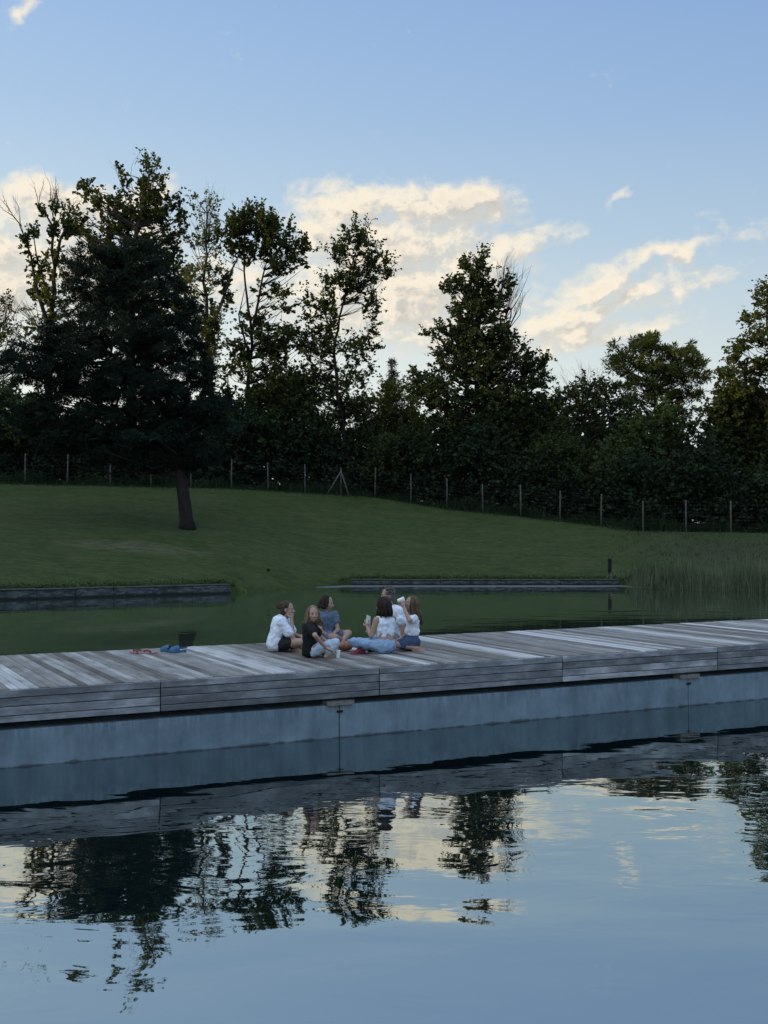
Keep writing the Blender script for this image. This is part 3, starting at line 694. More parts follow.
for i, (bx, D, by, rx, ry, lm, lab) in enumerate(BUSH):
    tree('bush', lab, 'bush', D, [(bx, 495), (bx, by + ry * .5), (bx, by)], .14,
         [(bx, by, rx, ry, int(rx * ry * .085)), (bx - rx * .5, by + ry * .4, rx * .6, ry * .6, int(rx * ry * .03)), (bx + rx * .5, by + ry * .35, rx * .6, ry * .6, int(rx * ry * .03)), (bx, by - ry * .4, rx * .6, ry * .7, int(rx * ry * .02))],
         lm, 'bark_dark', leaf=.13, per=50, crad=.46, seed=40 + i)
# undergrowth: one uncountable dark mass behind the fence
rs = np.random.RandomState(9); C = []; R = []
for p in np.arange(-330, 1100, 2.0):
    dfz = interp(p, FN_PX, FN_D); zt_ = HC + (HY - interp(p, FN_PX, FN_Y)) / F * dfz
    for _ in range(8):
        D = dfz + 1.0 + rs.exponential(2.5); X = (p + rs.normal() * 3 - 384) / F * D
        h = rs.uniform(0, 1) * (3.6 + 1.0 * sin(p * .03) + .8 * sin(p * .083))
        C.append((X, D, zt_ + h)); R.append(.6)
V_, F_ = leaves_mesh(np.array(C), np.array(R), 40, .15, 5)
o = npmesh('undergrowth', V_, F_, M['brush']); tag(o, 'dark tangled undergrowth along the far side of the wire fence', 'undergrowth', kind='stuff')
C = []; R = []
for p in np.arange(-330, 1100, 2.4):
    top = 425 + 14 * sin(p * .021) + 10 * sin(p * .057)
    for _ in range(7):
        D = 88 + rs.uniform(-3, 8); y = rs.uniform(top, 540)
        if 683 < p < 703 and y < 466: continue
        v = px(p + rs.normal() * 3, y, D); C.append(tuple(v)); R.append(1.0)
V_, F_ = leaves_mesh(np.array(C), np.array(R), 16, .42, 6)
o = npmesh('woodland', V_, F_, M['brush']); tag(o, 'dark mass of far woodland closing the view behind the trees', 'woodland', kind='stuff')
# unseen woodland added to the left, its height set to screen the low sun
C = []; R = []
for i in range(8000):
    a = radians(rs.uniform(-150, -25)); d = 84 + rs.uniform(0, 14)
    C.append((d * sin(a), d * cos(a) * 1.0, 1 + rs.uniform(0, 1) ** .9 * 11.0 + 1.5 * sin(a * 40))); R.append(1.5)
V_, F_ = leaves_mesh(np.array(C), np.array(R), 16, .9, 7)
o = npmesh('woodland', V_, F_, M['dark']); tag(o, 'added woodland beyond the left edge, out of view, screening the low sun', 'woodland', kind='stuff')

# ------------------------------------------------------------------ wire fence
fence_pts = [(-90, 2), (-46, 1), (-12, 0), (25, 0), (67, 0), (110, 0), (151, 0), (191, 0), (231, 0), (268, 0), (305, 0), (341, 1), (375, 0), (411, 0), (447, 0), (483, 0), (521, 0), (560, 0), (601, 0), (643, 0), (686, 0), (731, 0), (777, 0), (824, 0), (872, 0)]
postm = simple('fence_post_wood', (.075, .07, .06), .9, .35, 8, bmp=.005)
wirem = simple('fence_wire', (.03, .036, .034), .6, .1, 8)
fD = lambda p: interp(p, FN_PX, FN_D) + .15
fp0 = Vector(((341 - 384) / F * fD(341), fD(341), 0))
fence = empty('wire_fence', fp0, 'wire mesh fence on round timber posts along the top of the lawn', 'fence')
tops = []
for i, (p, f_) in enumerate(fence_pts):
    D = fD(p); X = (p - 384) / F * D; g = ground_z(X, D); h = 1.82 + rng.uniform(-.09, .1)
    b = Vector((X, D, g)) - fp0; lean = Vector((rng.uniform(-.05, .05), rng.uniform(-.04, .04), 0))
    m_ = MB(); m_.tube([b - Vector((0, 0, .3)), b + lean * .5 + Vector((0, 0, h * .5)), b + lean + Vector((0, 0, h - .03)), b + lean + Vector((0, 0, h))], [.052, .048, .044, .028], 8)
    m_.build('post', postm, fence, True); tops.append((b, lean, h))
bi = [q[0] for q in fence_pts].index(341); b, lean, h = tops[bi]
for sx in (-1.0, .55):
    m_ = MB(); m_.tube([b + Vector((sx * .98, -.35, -.15)), b + Vector((0, -.06, h - .25))], [.05, .045], 7); m_.build('brace', postm, fence, True)
m_ = MB()
for (a, la, ha), (b, lb, hb) in zip(tops[:-1], tops[1:]):
    for j in range(9):
        f1 = .04 + j * .115
        m_.tube([a + la * f1 + Vector((0, -.07, ha * f1)), (a + b) / 2 + Vector((0, -.07, (ha + hb) / 2 * f1 - .012)), b + lb * f1 + Vector((0, -.07, hb * f1))], [.0018] * 3, 3, False)
    n = 16
    for j in range(1, n):
        q = a.lerp(b, j / n) + Vector((0, -.07, 0)); hh = ha + (hb - ha) * j / n
        m_.tube([q + Vector((0, 0, .03)), q + Vector((0, 0, hh * .96))], [.0014] * 2, 3, False)
m_.build('wire_mesh', wirem, fence)

# marker post at the water's edge, with its cap
D = 51.6; X = (609.5 - 384) / F * D; g = ground_z(X, D)
root = empty('marker_post', (X, D, g), 'short dark square post standing on the grass above the right end of the far wall', 'post')
m_ = MB(); m_.box((0, 0, .22), (.15, .15, .85)); bevel(m_.build('post_shaft', M['bark_dark'], root), .01, 1)
m_ = MB(); m_.box((0, 0, .665), (.18, .18, .035)); m_.box((0, -.078, .5), (.09, .006, .12)); bevel(m_.build('post_cap', blk, root), .006, 1)
# round float/cap on a stake seen against the lawn
D = 44.6; X = (268.5 - 384) / F * D; h = HC - (570 - HY) / F * D
root = empty('ball_stake', (X, D, -.3), 'tiny black ball on a thin stake in the water beyond the jetty', 'stake')
m_ = MB(); m_.tube([(0, 0, -.3), (0, 0, h + .3 - .06)], [.004, .003], 6); m_.build('stake_rod', wirem, root, True)
m_ = MB(); m_.tube([(0, 0, h + .3 - .07), (0, 0, h + .3 - .055), (0, 0, h + .3), (0, 0, h + .3 + .055), (0, 0, h + .3 + .07)], [.02, .055, .078, .055, .02], 10); m_.build('ball', blk, root, True)

# ------------------------------------------------------------------ reeds, tufts
def blades(name, pts, hts_, wid, m, seed, bend=.25):
    r = np.random.RandomState(seed); n = len(pts); P_ = np.array(pts); H = np.array(hts_)
    an = r.uniform(0, 2 * pi, n); ln = r.normal(size=(n, 2)) * bend
    w = wid * r.uniform(.6, 1.4, n); a = np.stack([np.cos(an), np.sin(an), np.zeros(n)], 1) * w[:, None] / 2
    l0 = np.concatenate([ln * .35, np.ones((n, 1)) * .55], 1) * H[:, None]; l1 = np.concatenate([ln, np.ones((n, 1))], 1) * H[:, None]
    V_ = np.empty((n, 6, 3)); V_[:, 0] = P_ - a; V_[:, 1] = P_ + a; V_[:, 2] = P_ + l0 + a * .8; V_[:, 3] = P_ + l0 - a * .8; V_[:, 4] = P_ + l1 + a * .1; V_[:, 5] = P_ + l1 - a * .1
    i = np.arange(n)[:, None] * 6
    F_ = np.concatenate([i + np.array([[0, 1, 2, 3]]), i + np.array([[3, 2, 4, 5]])], 0)
    return npmesh(name, V_.reshape(-1, 3), F_, m)
M['reed'] = leafmat('reed_blades', (.06, .085, .045), (.10, .125, .07), (.22, .22, .15), .25)
M['tuft'] = leafmat('grass_blades', (.012, .024, .010), (.018, .034, .013), (.035, .045, .022), .25)
M['rough'] = leafmat('rough_grass_blades', (.026, .034, .013), (.038, .044, .018), (.07, .068, .034), .2)
rs = np.random.RandomState(21)
pts = []; hs = []
for _ in range(6500):
    p = rs.uniform(632, 960) if rs.uniform() < .95 else rs.uniform(606, 640)
    D = interp(p, BK_PX, BK_D) + rs.uniform(-.9, .8); X = (p - 384) / F * D
    hh = (.66 + .22 * sin(p * .09) * sin(p * .023) + rs.normal() * .16) * min(1, max(.25, (p - 618) / 26))
    pts.append((X, D, max(ground_z(X, D), -.3))); hs.append(max(.15, hh))
tag(blades('reeds', pts, hs, .022, M['reed'], 3, .14), 'band of pale upright reeds at the right of the far shore', 'reeds', kind='stuff')
pts = []; hs = []
for _ in range(6000):
    p = rs.uniform(600, 980); s_ = rs.uniform(0, 1); db, df = interp(p, BK_PX, BK_D), interp(p, FN_PX, FN_D)
    D = db + (df - db) * (.12 + .9 * s_); X = (p - 384) / F * D
    if rs.uniform() > smooth((p - 600) / 60) * .9 + .1: continue
    pts.append((X, D, ground_z(X, D) - .02)); hs.append(rs.uniform(.04, .11) * (1 + .8 * (sin(X * 1.3) * sin(D * .8) > .2)))
tag(blades('rough_grass', pts, hs, .03, M['rough'], 4, .5), 'rough uncut grass on the bank above the reeds', 'grass', kind='stuff')
pts = []; hs = []
for _ in range(16000):
    p = rs.uniform(-250, 640); k_ = rs.uniform()
    if k_ < .55:
        D = interp(p, BK_PX, BK_D) + abs(rs.normal()) * .35 + .05
        if 236 < p < 340: continue
        h0 = .05 if not 236 < p < 340 else .05
    else:
        D = interp(p, FN_PX, FN_D) + rs.normal() * .5 + .1; h0 = .16
    X = (p - 384) / F * D; pts.append((X, D, ground_z(X, D) - .02)); hs.append(h0 * rs.uniform(.5, 1.8))
tag(blades('grass_fringe', pts, hs, .03, M['tuft'], 6, .5), 'fringe of longer grass along the water edge and below the fence', 'grass', kind='stuff')

pts = []; hs = []
for _ in range(16000):
    p = rs.uniform(-250, 960); D = interp(p, FN_PX, FN_D) + .3 + rs.exponential(.7); X = (p - 384) / F * D
    pts.append((X, D, ground_z(X, D) - .02)); hs.append(rs.uniform(.15, .75) * (1 + .5 * sin(p * .07) * sin(p * .031)))
tag(blades('nettles', pts, hs, .06, M['tuft'], 8, .4), 'weeds and long grass growing up along the foot of the fence', 'weeds', kind='stuff')

# ------------------------------------------------------------------ people
def v(*a): return Vector(a)
def sph(center, r, rot=None, seg=14):
    rx, ry, rz = (r, r, r) if not hasattr(r, '__len__') else r
    vs = []; fs = []; nr = seg // 2 + 1
    for i in range(nr + 1):
        th = pi * i / nr
        for k in range(seg):
            ph = 2 * pi * k / seg; q = Vector((rx * sin(th) * cos(ph), ry * sin(th) * sin(ph), rz * cos(th)))
            if rot is not None: q = rot @ q
            vs.append(q + Vector(center))
    for i in range(nr):
        for k in range(seg):
            k2 = (k + 1) % seg; fs.append((i * seg + k, (i + 1) * seg + k, (i + 1) * seg + k2, i * seg + k2))
    return vs, fs
def capsule(mb, a, ra, b, rb, seg=12):
    a = Vector(a); b = Vector(b); d = b - a; L = d.length
    if L < 1e-6: mb.add(*sph(a, ra, None, seg)); return
    u = d / L; pts = []; rad = []
    for t in (-1, -.85, -.5, 0): pts.append(a + u * t * ra); rad.append(ra * sqrt(max(0.0004, 1 - t * t)))
    for t in (.33, .66): pts.append(a + d * t); rad.append(ra + (rb - ra) * t)
    for t in (0, .5, .85, 1): pts.append(b + u * t * rb); rad.append(rb * sqrt(max(0.0004, 1 - t * t)))
    mb.tube(pts, rad, seg)
wrinkle = bpy.data.textures.new('wrinkle', 'CLOUDS'); wrinkle.noise_scale = .055; wrinkle.noise_depth = 2
def blob(name, mb, m, parent, voxel=.008, smooth_it=6, noise=0.0):
    o = mb.build(name, None)
    md = o.modifiers.new('r', 'REMESH'); md.mode = 'VOXEL'; md.voxel_size = voxel
    if name not in ('body', 'shoe'):
        md = o.modifiers.new('d', 'DISPLACE'); md.texture = wrinkle; md.strength = .034; md.mid_level = .5
    md = o.modifiers.new('s', 'SMOOTH'); md.iterations = smooth_it; md.factor = .5
    dg = bpy.context.evaluated_depsgraph_get(); dg.update()
    me = bpy.data.meshes.new_from_object(o.evaluated_get(dg)); me.name = name
    me.polygons.foreach_set('use_smooth', [True] * len(me.polygons)); me.materials.clear(); me.materials.append(m)
    bpy.data.objects.remove(o); o2 = bpy.data.objects.new(name, me); COL.objects.link(o2); o2.parent = parent
    return o2
def frame(f, up=(0, 0, 1)):
    f = Vector(f).normalized(); r = f.cross(Vector(up)).normalized(); u = r.cross(f)
    return Matrix((r, f, u)).transposed()          # columns: right, forward, up
def add_head(mb, c, R_, s=1.0):
    """skull, jaw, nose, lips, brow, ears; c = centre of the head"""
    c = Vector(c); L = lambda x, y, z: c + R_ @ (Vector((x, y, z)) * s)
    mb.add(*sph(L(0, -.012, .022), (.073 * s, .090 * s, .088 * s), R_, 18))
    mb.add(*sph(L(0, .020, -.030), (.060 * s, .062 * s, .074 * s), R_, 16))
    mb.add(*sph(L(0, .052, -.082), (.026 * s, .024 * s, .022 * s), R_, 12))
    capsule(mb, L(0, .078, .012), .009 * s, L(0, .096, -.022), .014 * s, 8)
    for sx in (-1, 1):
        mb.add(*sph(L(sx * .014, .088, -.026), .010 * s, None, 8)); mb.add(*sph(L(sx * .036, .050, -.020), (.026 * s, .024 * s, .024 * s), R_, 10))
        mb.add(*sph(L(sx * .030, .070, .026), (.024 * s, .012 * s, .009 * s), R_, 10))
        mb.add(*sph(L(sx * .075, -.008, -.006), (.010 * s, .018 * s, .030 * s), R_, 10))
    mb.add(*sph(L(0, .076, -.053), (.024 * s, .012 * s, .006 * s), R_, 10)); mb.add(*sph(L(0, .075, -.063), (.020 * s, .012 * s, .007 * s), R_, 10))
skin, N = mat('skin')
t = N.n('ShaderNodeTexCoord').outputs['Object']
c = N.mix(N.noise(t, 14, 3), (.27, .165, .12), (.35, .22, .165))
finish(N, principled(N, c, .5, None, .35, 0.0, Subsurface_Weight=.08))
eyew = simple('eye_white', (.55, .55, .52), .3, 0); eyed = simple('eye_dark', (.02, .015, .01), .2, 0); lipm = simple('lips', (.33, .12, .10), .5, .1)
def add_face(parent, c, R_, s=1.0):
    c = Vector(c); L = lambda x, y, z: c + R_ @ (Vector((x, y, z)) * s)
    for sx in (-1, 1):
        m_ = MB(); m_.add(*sph(L(sx * .029, .066, .006), (.0135 * s, .011 * s, .0085 * s), R_, 10)); e = m_.build('eye', eyew, parent, True)
        m_ = MB(); m_.add(*sph(L(sx * .029, .0745, .006), (.0065 * s, .004 * s, .0065 * s), R_, 8)); m_.build('iris', eyed, e, True)
        m_ = MB(); capsule(m_, L(sx * .018, .083, .028), .0035 * s, L(sx * .046, .069, .029), .0025 * s, 6); m_.build('eyebrow', M['hair_mid'], parent, True)
    m_ = MB(); m_.add(*sph(L(0, .0855, -.057), (.022 * s, .0045 * s, .0075 * s), R_, 10)); m_.build('lips', lipm, parent, True)
def add_hand(mb, w, d, n, curl=.5, s=1.0, side=1):
    """w wrist, d direction of the fingers, n palm normal (the way the fingers curl), thumb to `side`"""
    w = Vector(w); d = Vector(d).normalized(); n = Vector(n); n = (n - d * n.dot(d)).normalized(); x = d.cross(n) * side
    capsule(mb, w, .021 * s, w + d * .035 * s, .024 * s, 8)
    for i, (o_, l_) in enumerate(((-.030, .060), (-.010, .072), (.010, .076), (.030, .066))):
        k0 = w + d * .030 * s + x * o_ * .55 * s; k1 = w + d * .084 * s + x * o_ * .92 * s
        capsule(mb, k0, .0135 * s, k1, .0115 * s, 7)
        a = 0; p = k1
        for j, fr in enumerate((.42, .32, .26)):
            a += curl * (.9 if j else .6); q = p + (d * cos(a) + n * sin(a)) * l_ * fr * 1.05 * s
            capsule(mb, p, (.0098 - .0008 * j) * s, q, (.0090 - .0008 * j) * s, 7); p = q
    tb = w + d * .022 * s + x * .022 * s; t1 = tb + (d * .6 + x * .75 + n * .25).normalized() * .040 * s; t2 = t1 + (d * .85 + x * .15 + n * .45 * (curl + .3)).normalized() * .034 * s
    capsule(mb, tb, .013 * s, t1, .0115 * s, 7); capsule(mb, t1, .011 * s, t2, .009 * s, 7)
def add_foot(mb, ankle, d, s=1.0, toes=True):
    ankle = Vector(ankle); d = Vector(d).normalized(); side = d.cross(Vector((0, 0, 1)))
    if side.length < .1: side = Vector((1, 0, 0))
    side.normalize(); up = side.cross(d)
    heel = ankle - d * .035 * s - up * .035 * s; ball = ankle + d * .13 * s - up * .042 * s
    capsule(mb, ankle, .036 * s, heel, .030 * s); capsule(mb, heel, .030 * s, ball, .026 * s); capsule(mb, ankle + d * .03 * s, .032 * s, ball + up * .006, .022 * s)
    for o_ in (-.024, 0, .024): capsule(mb, ankle + d * .07 * s + side * o_ * .6 * s - up * .035 * s, .022 * s, ball + side * o_ * s, .020 * s)
    if toes:
        for i, o_ in enumerate((-.034, -.018, -.003, .012, .028)):
            capsule(mb, ball + side * o_ * s, .011 * s, ball + d * (.045 - .005 * abs(4 - i)) * s + side * o_ * 1.08 * s - up * .004, (.008 + .003 * (i == 4)) * s, 7)
def limb(mb, pts, rr, bulge=None):
    for i in range(len(pts) - 1): capsule(mb, pts[i], rr[i], pts[i + 1], rr[i + 1])
def hairmat(name, a, b):
    m, N = mat(name); g = N.n('ShaderNodeNewGeometry').outputs['Random Per Island']; t = N.n('ShaderNodeTexCoord').outputs['Object']
    c = N.mix(g, a, b); c = N.mix(1.0, c, N.ramp(N.noise(t, 60, 4), [(.3, .7), (.7, 1.3)]), 'MULTIPLY')
    c = N.mix(1.0, c, (.62, .62, .62), 'MULTIPLY')
    finish(N, principled(N, c, .6, None, .12)); return m
M['hair_fair'] = hairmat('fair_hair', (.13, .085, .05), (.30, .21, .13))
M['hair_mid'] = hairmat('brown_hair', (.055, .036, .024), (.11, .072, .046))
M['hair_mid2'] = hairmat('light_brown_hair', (.09, .06, .038), (.18, .125, .08))
M['hair_dark'] = hairmat('dark_brown_hair', (.022, .014, .012), (.05, .03, .024))
M['hair_grey'] = hairmat('greying_hair', (.10, .095, .085), (.22, .21, .19))
def hair(parent, c, R_, m, s=1.0, length=.2, curl=.0, n=110, seed=1, spread=.0, bun=False, side=1.0, short=False, flow=(0, 0, -1)):
    r = np.random.RandomState(seed); c = Vector(c); mb = MB(); L = lambda q: c + R_ @ (Vector(q) * s)
    mb.add(*sph(L((0, -.028, .034)), (.080 * s, .088 * s, .088 * s), R_, 20))
    mb.add(*sph(L((0, -.045, -.010)), (.074 * s, .066 * s, .085 * s), R_, 16))
    fl = Vector(flow).normalized()
    for i in range(n):
        a = r.uniform(-2.35, 2.35); h = r.uniform(-.2, 1)      # angle round from the back, height on the cap
        st = Vector((sin(a) * .079 * sqrt(max(.05, 1 - h * h * .8)), -cos(a) * .088 * sqrt(max(.05, 1 - h * h * .8)) - .018, .03 + h * .085))
        if st.y > .030 and st.z < .080: continue
        p0 = L(st); nrm = (R_ @ Vector((st.x, st.y, st.z - .03))).normalized()
        ln = (.035 if short else length) * r.uniform(.75, 1.1) * s
        if bun or short:
            tgt = L((r.normal() * .01, -.105, .03)) if bun else p0 + nrm * .012 + R_ @ Vector((0, .02, .01))
            mid = p0.lerp(tgt, .5) + nrm * .012; pts = [p0, mid, tgt]; rad = [.009 * s, .009 * s, .006 * s]
        else:
            low = L((st.x * 1.12, st.y * 1.08, -.03)) if st.z > 0 else p0 + nrm * .006
            pts = [p0, p0.lerp(low, .5) + nrm * .012, low]
            e = low + fl * ln + Vector((r.normal(), r.normal(), 0)) * (.012 + spread) * s
            for t_ in (.33, .66, 1.0):
                w_ = Vector((sin(t_ * 9 + i), cos(t_ * 8 + i * 2), 0)) * curl
                pts.append(low.lerp(e, t_) + w_ + nrm * .012 * (1 - t_))
            rad = [.008, .010, .011, .010, .008, .003]; rad = [q * s for q in rad]
        mb.tube(pts, rad, 6)
    if bun:
        mb.add(*sph(L((0, -.118, .032)), (.040 * s, .036 * s, .038 * s), R_, 12))
        for i in range(16):
            a = i * .7; q0 = L((cos(a) * .030, -.115, .032 + sin(a) * .030)); q1 = L((cos(a + 1.6) * .034, -.148, .032 + sin(a + 1.6) * .03)); mb.tube([q0, (q0 + q1) / 2 + R_ @ v(0, -.014, 0), q1], [.008, .009, .006], 6)
    return mb.build('hair', m, parent, True)
def cloth(name, col, var=.12, scale=35, rough=.85):
    m, N = mat(name); t = N.n('ShaderNodeTexCoord').outputs['Object']
    f_ = N.noise(t, 9.0, 4, .6, .8); w_ = N.noise(t, scale * 4, 2)
    c = N.mix(1.0, col, N.ramp(N.noise(t, scale, 4), [(.3, 1 - var), (.7, 1 + var)]), 'MULTIPLY')
    finish(N, principled(N, c, rough, bump(N, N.m('ADD', f_, N.m('MULTIPLY', w_, .03)), .035, .8), .15)); return m
c_white = cloth('white_cotton', (.62, .66, .73), .04); c_black = cloth('black_cotton', (.012, .012, .014), .2); c_blue = cloth('washed_blue_cotton', (.10, .135, .18), .15)
c_jean = cloth('light_blue_denim', (.23, .33, .47), .14, 60); c_pale = cloth('pale_denim', (.36, .43, .52), .12, 60); c_dark = cloth('dark_denim', (.045, .065, .12), .25, 60)
c_grey = cloth('grey_cotton', (.20, .21, .22), .1); shoe_red = simple('dark_red_rubber', (.14, .02, .03), .5, .2); c_shorts = cloth('black_shorts', (.02, .02, .022), .1)

def person(X, D, label, body_fn):
    root = empty('person', (X, D, DECK), label, 'person'); body_fn(root); return root
def torso(mb, pel, chest, neck, sl, sr, w=1.0, extra=0.0):
    """pelvis, belly, rib cage and shoulder girdle"""
    pel, chest, neck, sl, sr = [Vector(q) for q in (pel, chest, neck, sl, sr)]
    ax = (sr - sl).normalized(); waist = pel.lerp(chest, .45)
    for o_ in (-.055, .055): capsule(mb, pel + ax * o_ * w, .098 * w + extra, waist + ax * o_ * .75 * w, .078 * w + extra)
    for o_ in (-.05, .05): capsule(mb, waist + ax * o_ * w, .080 * w + extra, chest + ax * o_ * 1.15 * w, .092 * w + extra)
    capsule(mb, sl, .046 * w + extra, sr, .046 * w + extra); capsule(mb, chest, .085 * w + extra, neck - (neck - chest) * .22, .05 * w + extra)
    for q in (sl, sr): capsule(mb, q, .044 * w + extra, chest.lerp(q, .35) - v(0, 0, .03), .07 * w + extra)

# --- woman in a baggy white T-shirt, far left, chin on hand
def p1(root):
    hc = v(.075, -.02, .555); R_ = frame((.96, -.12, -.06)); s = .97
    pel, chest, neck = v(-.06, .02, .11), v(-.005, 0, .37), v(.035, -.01, .46); sr, sl = v(.0, -.145, .405), v(.02, .145, .405)
    er, hr = v(.155, -.15, .19), v(.135, -.065, .425); el_, hl = v(.16, .15, .2), v(.26, .02, .18)
    kr, kl = v(.30, -.19, .135), v(.29, .24, .15); ar, al_ = v(.16, .10, .055), v(.20, -.10, .05)
    b = MB(); torso(b, pel, chest, neck, sl, sr, .92); capsule(b, neck - v(0, 0, .03), .042, hc - v(.01, 0, .07), .042); add_head(b, hc, R_, s)
    limb(b, [sr, er, hr], [.042, .034, .023]); limb(b, [sl, el_, hl], [.042, .034, .023]); add_hand(b, hr, (-.02, .15, 1), (-.6, .6, 0), .9, .95); add_hand(b, hl, (.7, -.5, -.3), (0, 0, -1), .5, .95)
    limb(b, [v(.0, -.09, .11), kr, ar], [.082, .054, .034]); limb(b, [v(.0, .11, .11), kl, al_], [.082, .054, .034]); add_foot(b, ar, (.6, .6, -.1), .92); add_foot(b, al_, (.75, -.5, -.1), .92)
    blob('body', b, skin, root, .0062, 3); add_face(root, hc, R_, s)
    b = MB(); torso(b, pel + v(-.02, 0, .0), chest + v(-.015, 0, 0), neck - v(.012, 0, .055), sl - v(0, 0, .004), sr - v(0, 0, .004), .96, .032)
    capsule(b, sr, .062, sr.lerp(er, .68), .070); capsule(b, sl, .062, sl.lerp(el_, .68), .070); capsule(b, v(-.12, -.08, .07), .058, v(-.12, .12, .07), .062); capsule(b, v(-.08, -.10, .09), .085, v(-.02, -.12, .38), .07)
    blob('t_shirt', b, c_white, root, .010, 5)
    b = MB(); capsule(b, v(-.03, -.07, .11), .105, v(.0, -.09, .11).lerp(kr, .35), .088); capsule(b, v(-.03, .10, .11), .105, v(0, .11, .11).lerp(kl, .35), .088); blob('shorts', b, c_shorts, root, .010, 4)
    hair(root, hc, R_, M['hair_mid'], s, bun=True, n=120, seed=3)
# --- girl in black T-shirt looking back over her shoulder at the camera
def p2(root):
    hc = v(.0, -.02, .545); R_ = frame((.30, -.94, -.02)); s = .93
    pel, chest, neck = v(-.03, .02, .10), v(-.045, .0, .36), v(-.03, -.01, .45); sr, sl = v(-.02, -.135, .385), v(-.03, .14, .395)
    er, hr = v(.045, -.30, .30), v(.175, -.20, .135); el_, hl = v(.1, .17, .22), v(.22, .06, .15)
    kr, kl = v(.30, -.13, .20), v(.26, .26, .15); ar, al_ = v(.20, .02, .05), v(.16, .02, .05)
    b = MB(); torso(b, pel, chest, neck, sl, sr, .84); capsule(b, neck - v(0, 0, .03), .038, hc - v(.0, 0, .07), .038); add_head(b, hc, R_, s)
    limb(b, [sr, er, hr], [.038, .031, .021]); limb(b, [sl, el_, hl], [.038, .031, .021]); add_hand(b, hr, (.9, .1, -.35), (0, 0, -1), .35, .9); add_hand(b, hl, (.7, -.4, -.3), (0, 0, -1), .5, .9)
    kr2 = v(.295, -.12, .19); af = v(.19, -.13, .052)
    limb(b, [v(.02, -.07, .10), kr2, af], [.07, .046, .032]); limb(b, [v(.0, .10, .10), kl, al_], [.07, .046, .032]); add_foot(b, af, (.55, .6, -.05), .88); add_foot(b, al_, (.6, -.6, -.1), .88)
    blob('body', b, skin, root, .0062, 3); add_face(root, hc, R_, s)
    b = MB(); torso(b, pel - v(.01, 0, 0), chest, neck - v(0, 0, .05), sl, sr, .88, .020); capsule(b, sr, .058, sr.lerp(er, .55), .064); capsule(b, sl, .058, sl.lerp(el_, .55), .064)
    capsule(b, v(-.09, -.04, .06), .055, v(.04, -.08, .06), .05)
    blob('t_shirt', b, c_black, root, .010, 5)
    b = MB(); limb(b, [v(.02, -.06, .085), kr2 + v(-.005, 0, 0), kr2.lerp(af, .72)], [.086, .064, .052]); limb(b, [v(0, .08, .09), kl, kl.lerp(al_, .7)], [.088, .064, .05]); capsule(b, v(-.02, -.04, .08), .078, v(-.02, .08, .08), .078); blob('jeans', b, c_pale, root, .010, 4)
    hair(root, hc, R_, M['hair_fair'], s, length=.135, curl=.016, n=170, seed=5, spread=.022)
# --- girl in blue dress behind, looking right
def p3(root):
    hc = v(.03, -.01, .585); R_ = frame((.93, -.30, -.16)); s = .97
    pel, chest, neck = v(0, .02, .11), v(.005, 0, .385), v(.015, -.005, .48); sr, sl = v(-.09, -.095, .42), v(.125, .065, .42)
    er, hr = v(-.05, -.20, .21), v(.075, -.19, .125); el_, hl = v(.18, -.0, .21), v(.10, -.16, .135)
    kr, kl = v(.16, -.30, .13), v(.33, .07, .155); ar, al_ = v(.26, -.10, .06), v(.24, -.20, .052)
    b = MB(); torso(b, pel, chest, neck, sl, sr, .9); capsule(b, neck - v(0, 0, .03), .041, hc - v(.005, 0, .07), .041); add_head(b, hc, R_, s)
    limb(b, [sr, er, hr], [.040, .033, .022]); limb(b, [sl, el_, hl], [.040, .033, .022]); add_hand(b, hr, (.8, .3, -.1), (0, 0, -1), .6, .95); add_hand(b, hl, (-.4, -.8, -.3), (0, 0, -1), .6, .95)
    limb(b, [v(0, -.07, .11), kr, ar], [.08, .052, .034]); limb(b, [v(.07, .05, .11), kl, al_], [.08, .052, .034]); add_foot(b, ar, (.8, .2, -.1), .9); add_foot(b, al_, (.8, -.4, -.1), .9)
    blob('body', b, skin, root, .0062, 3); add_face(root, hc, R_, s)
    b = MB(); torso(b, pel, chest, neck - v(0, 0, .055), sl, sr, .92, .020); capsule(b, sr, .058, sr.lerp(er, .45), .062); capsule(b, sl, .058, sl.lerp(el_, .45), .062)
    capsule(b, v(0, -.06, .10), .10, v(0, -.07, .11).lerp(kr, .5), .085); capsule(b, v(.05, .04, .10), .10, v(.07, .05, .11).lerp(kl, .5), .085)
    blob('dress', b, c_blue, root, .010, 5)
    hair(root, hc, R_, M['hair_dark'], s, length=.05, n=130, seed=8, spread=.0, flow=(-.5, 0, -1))
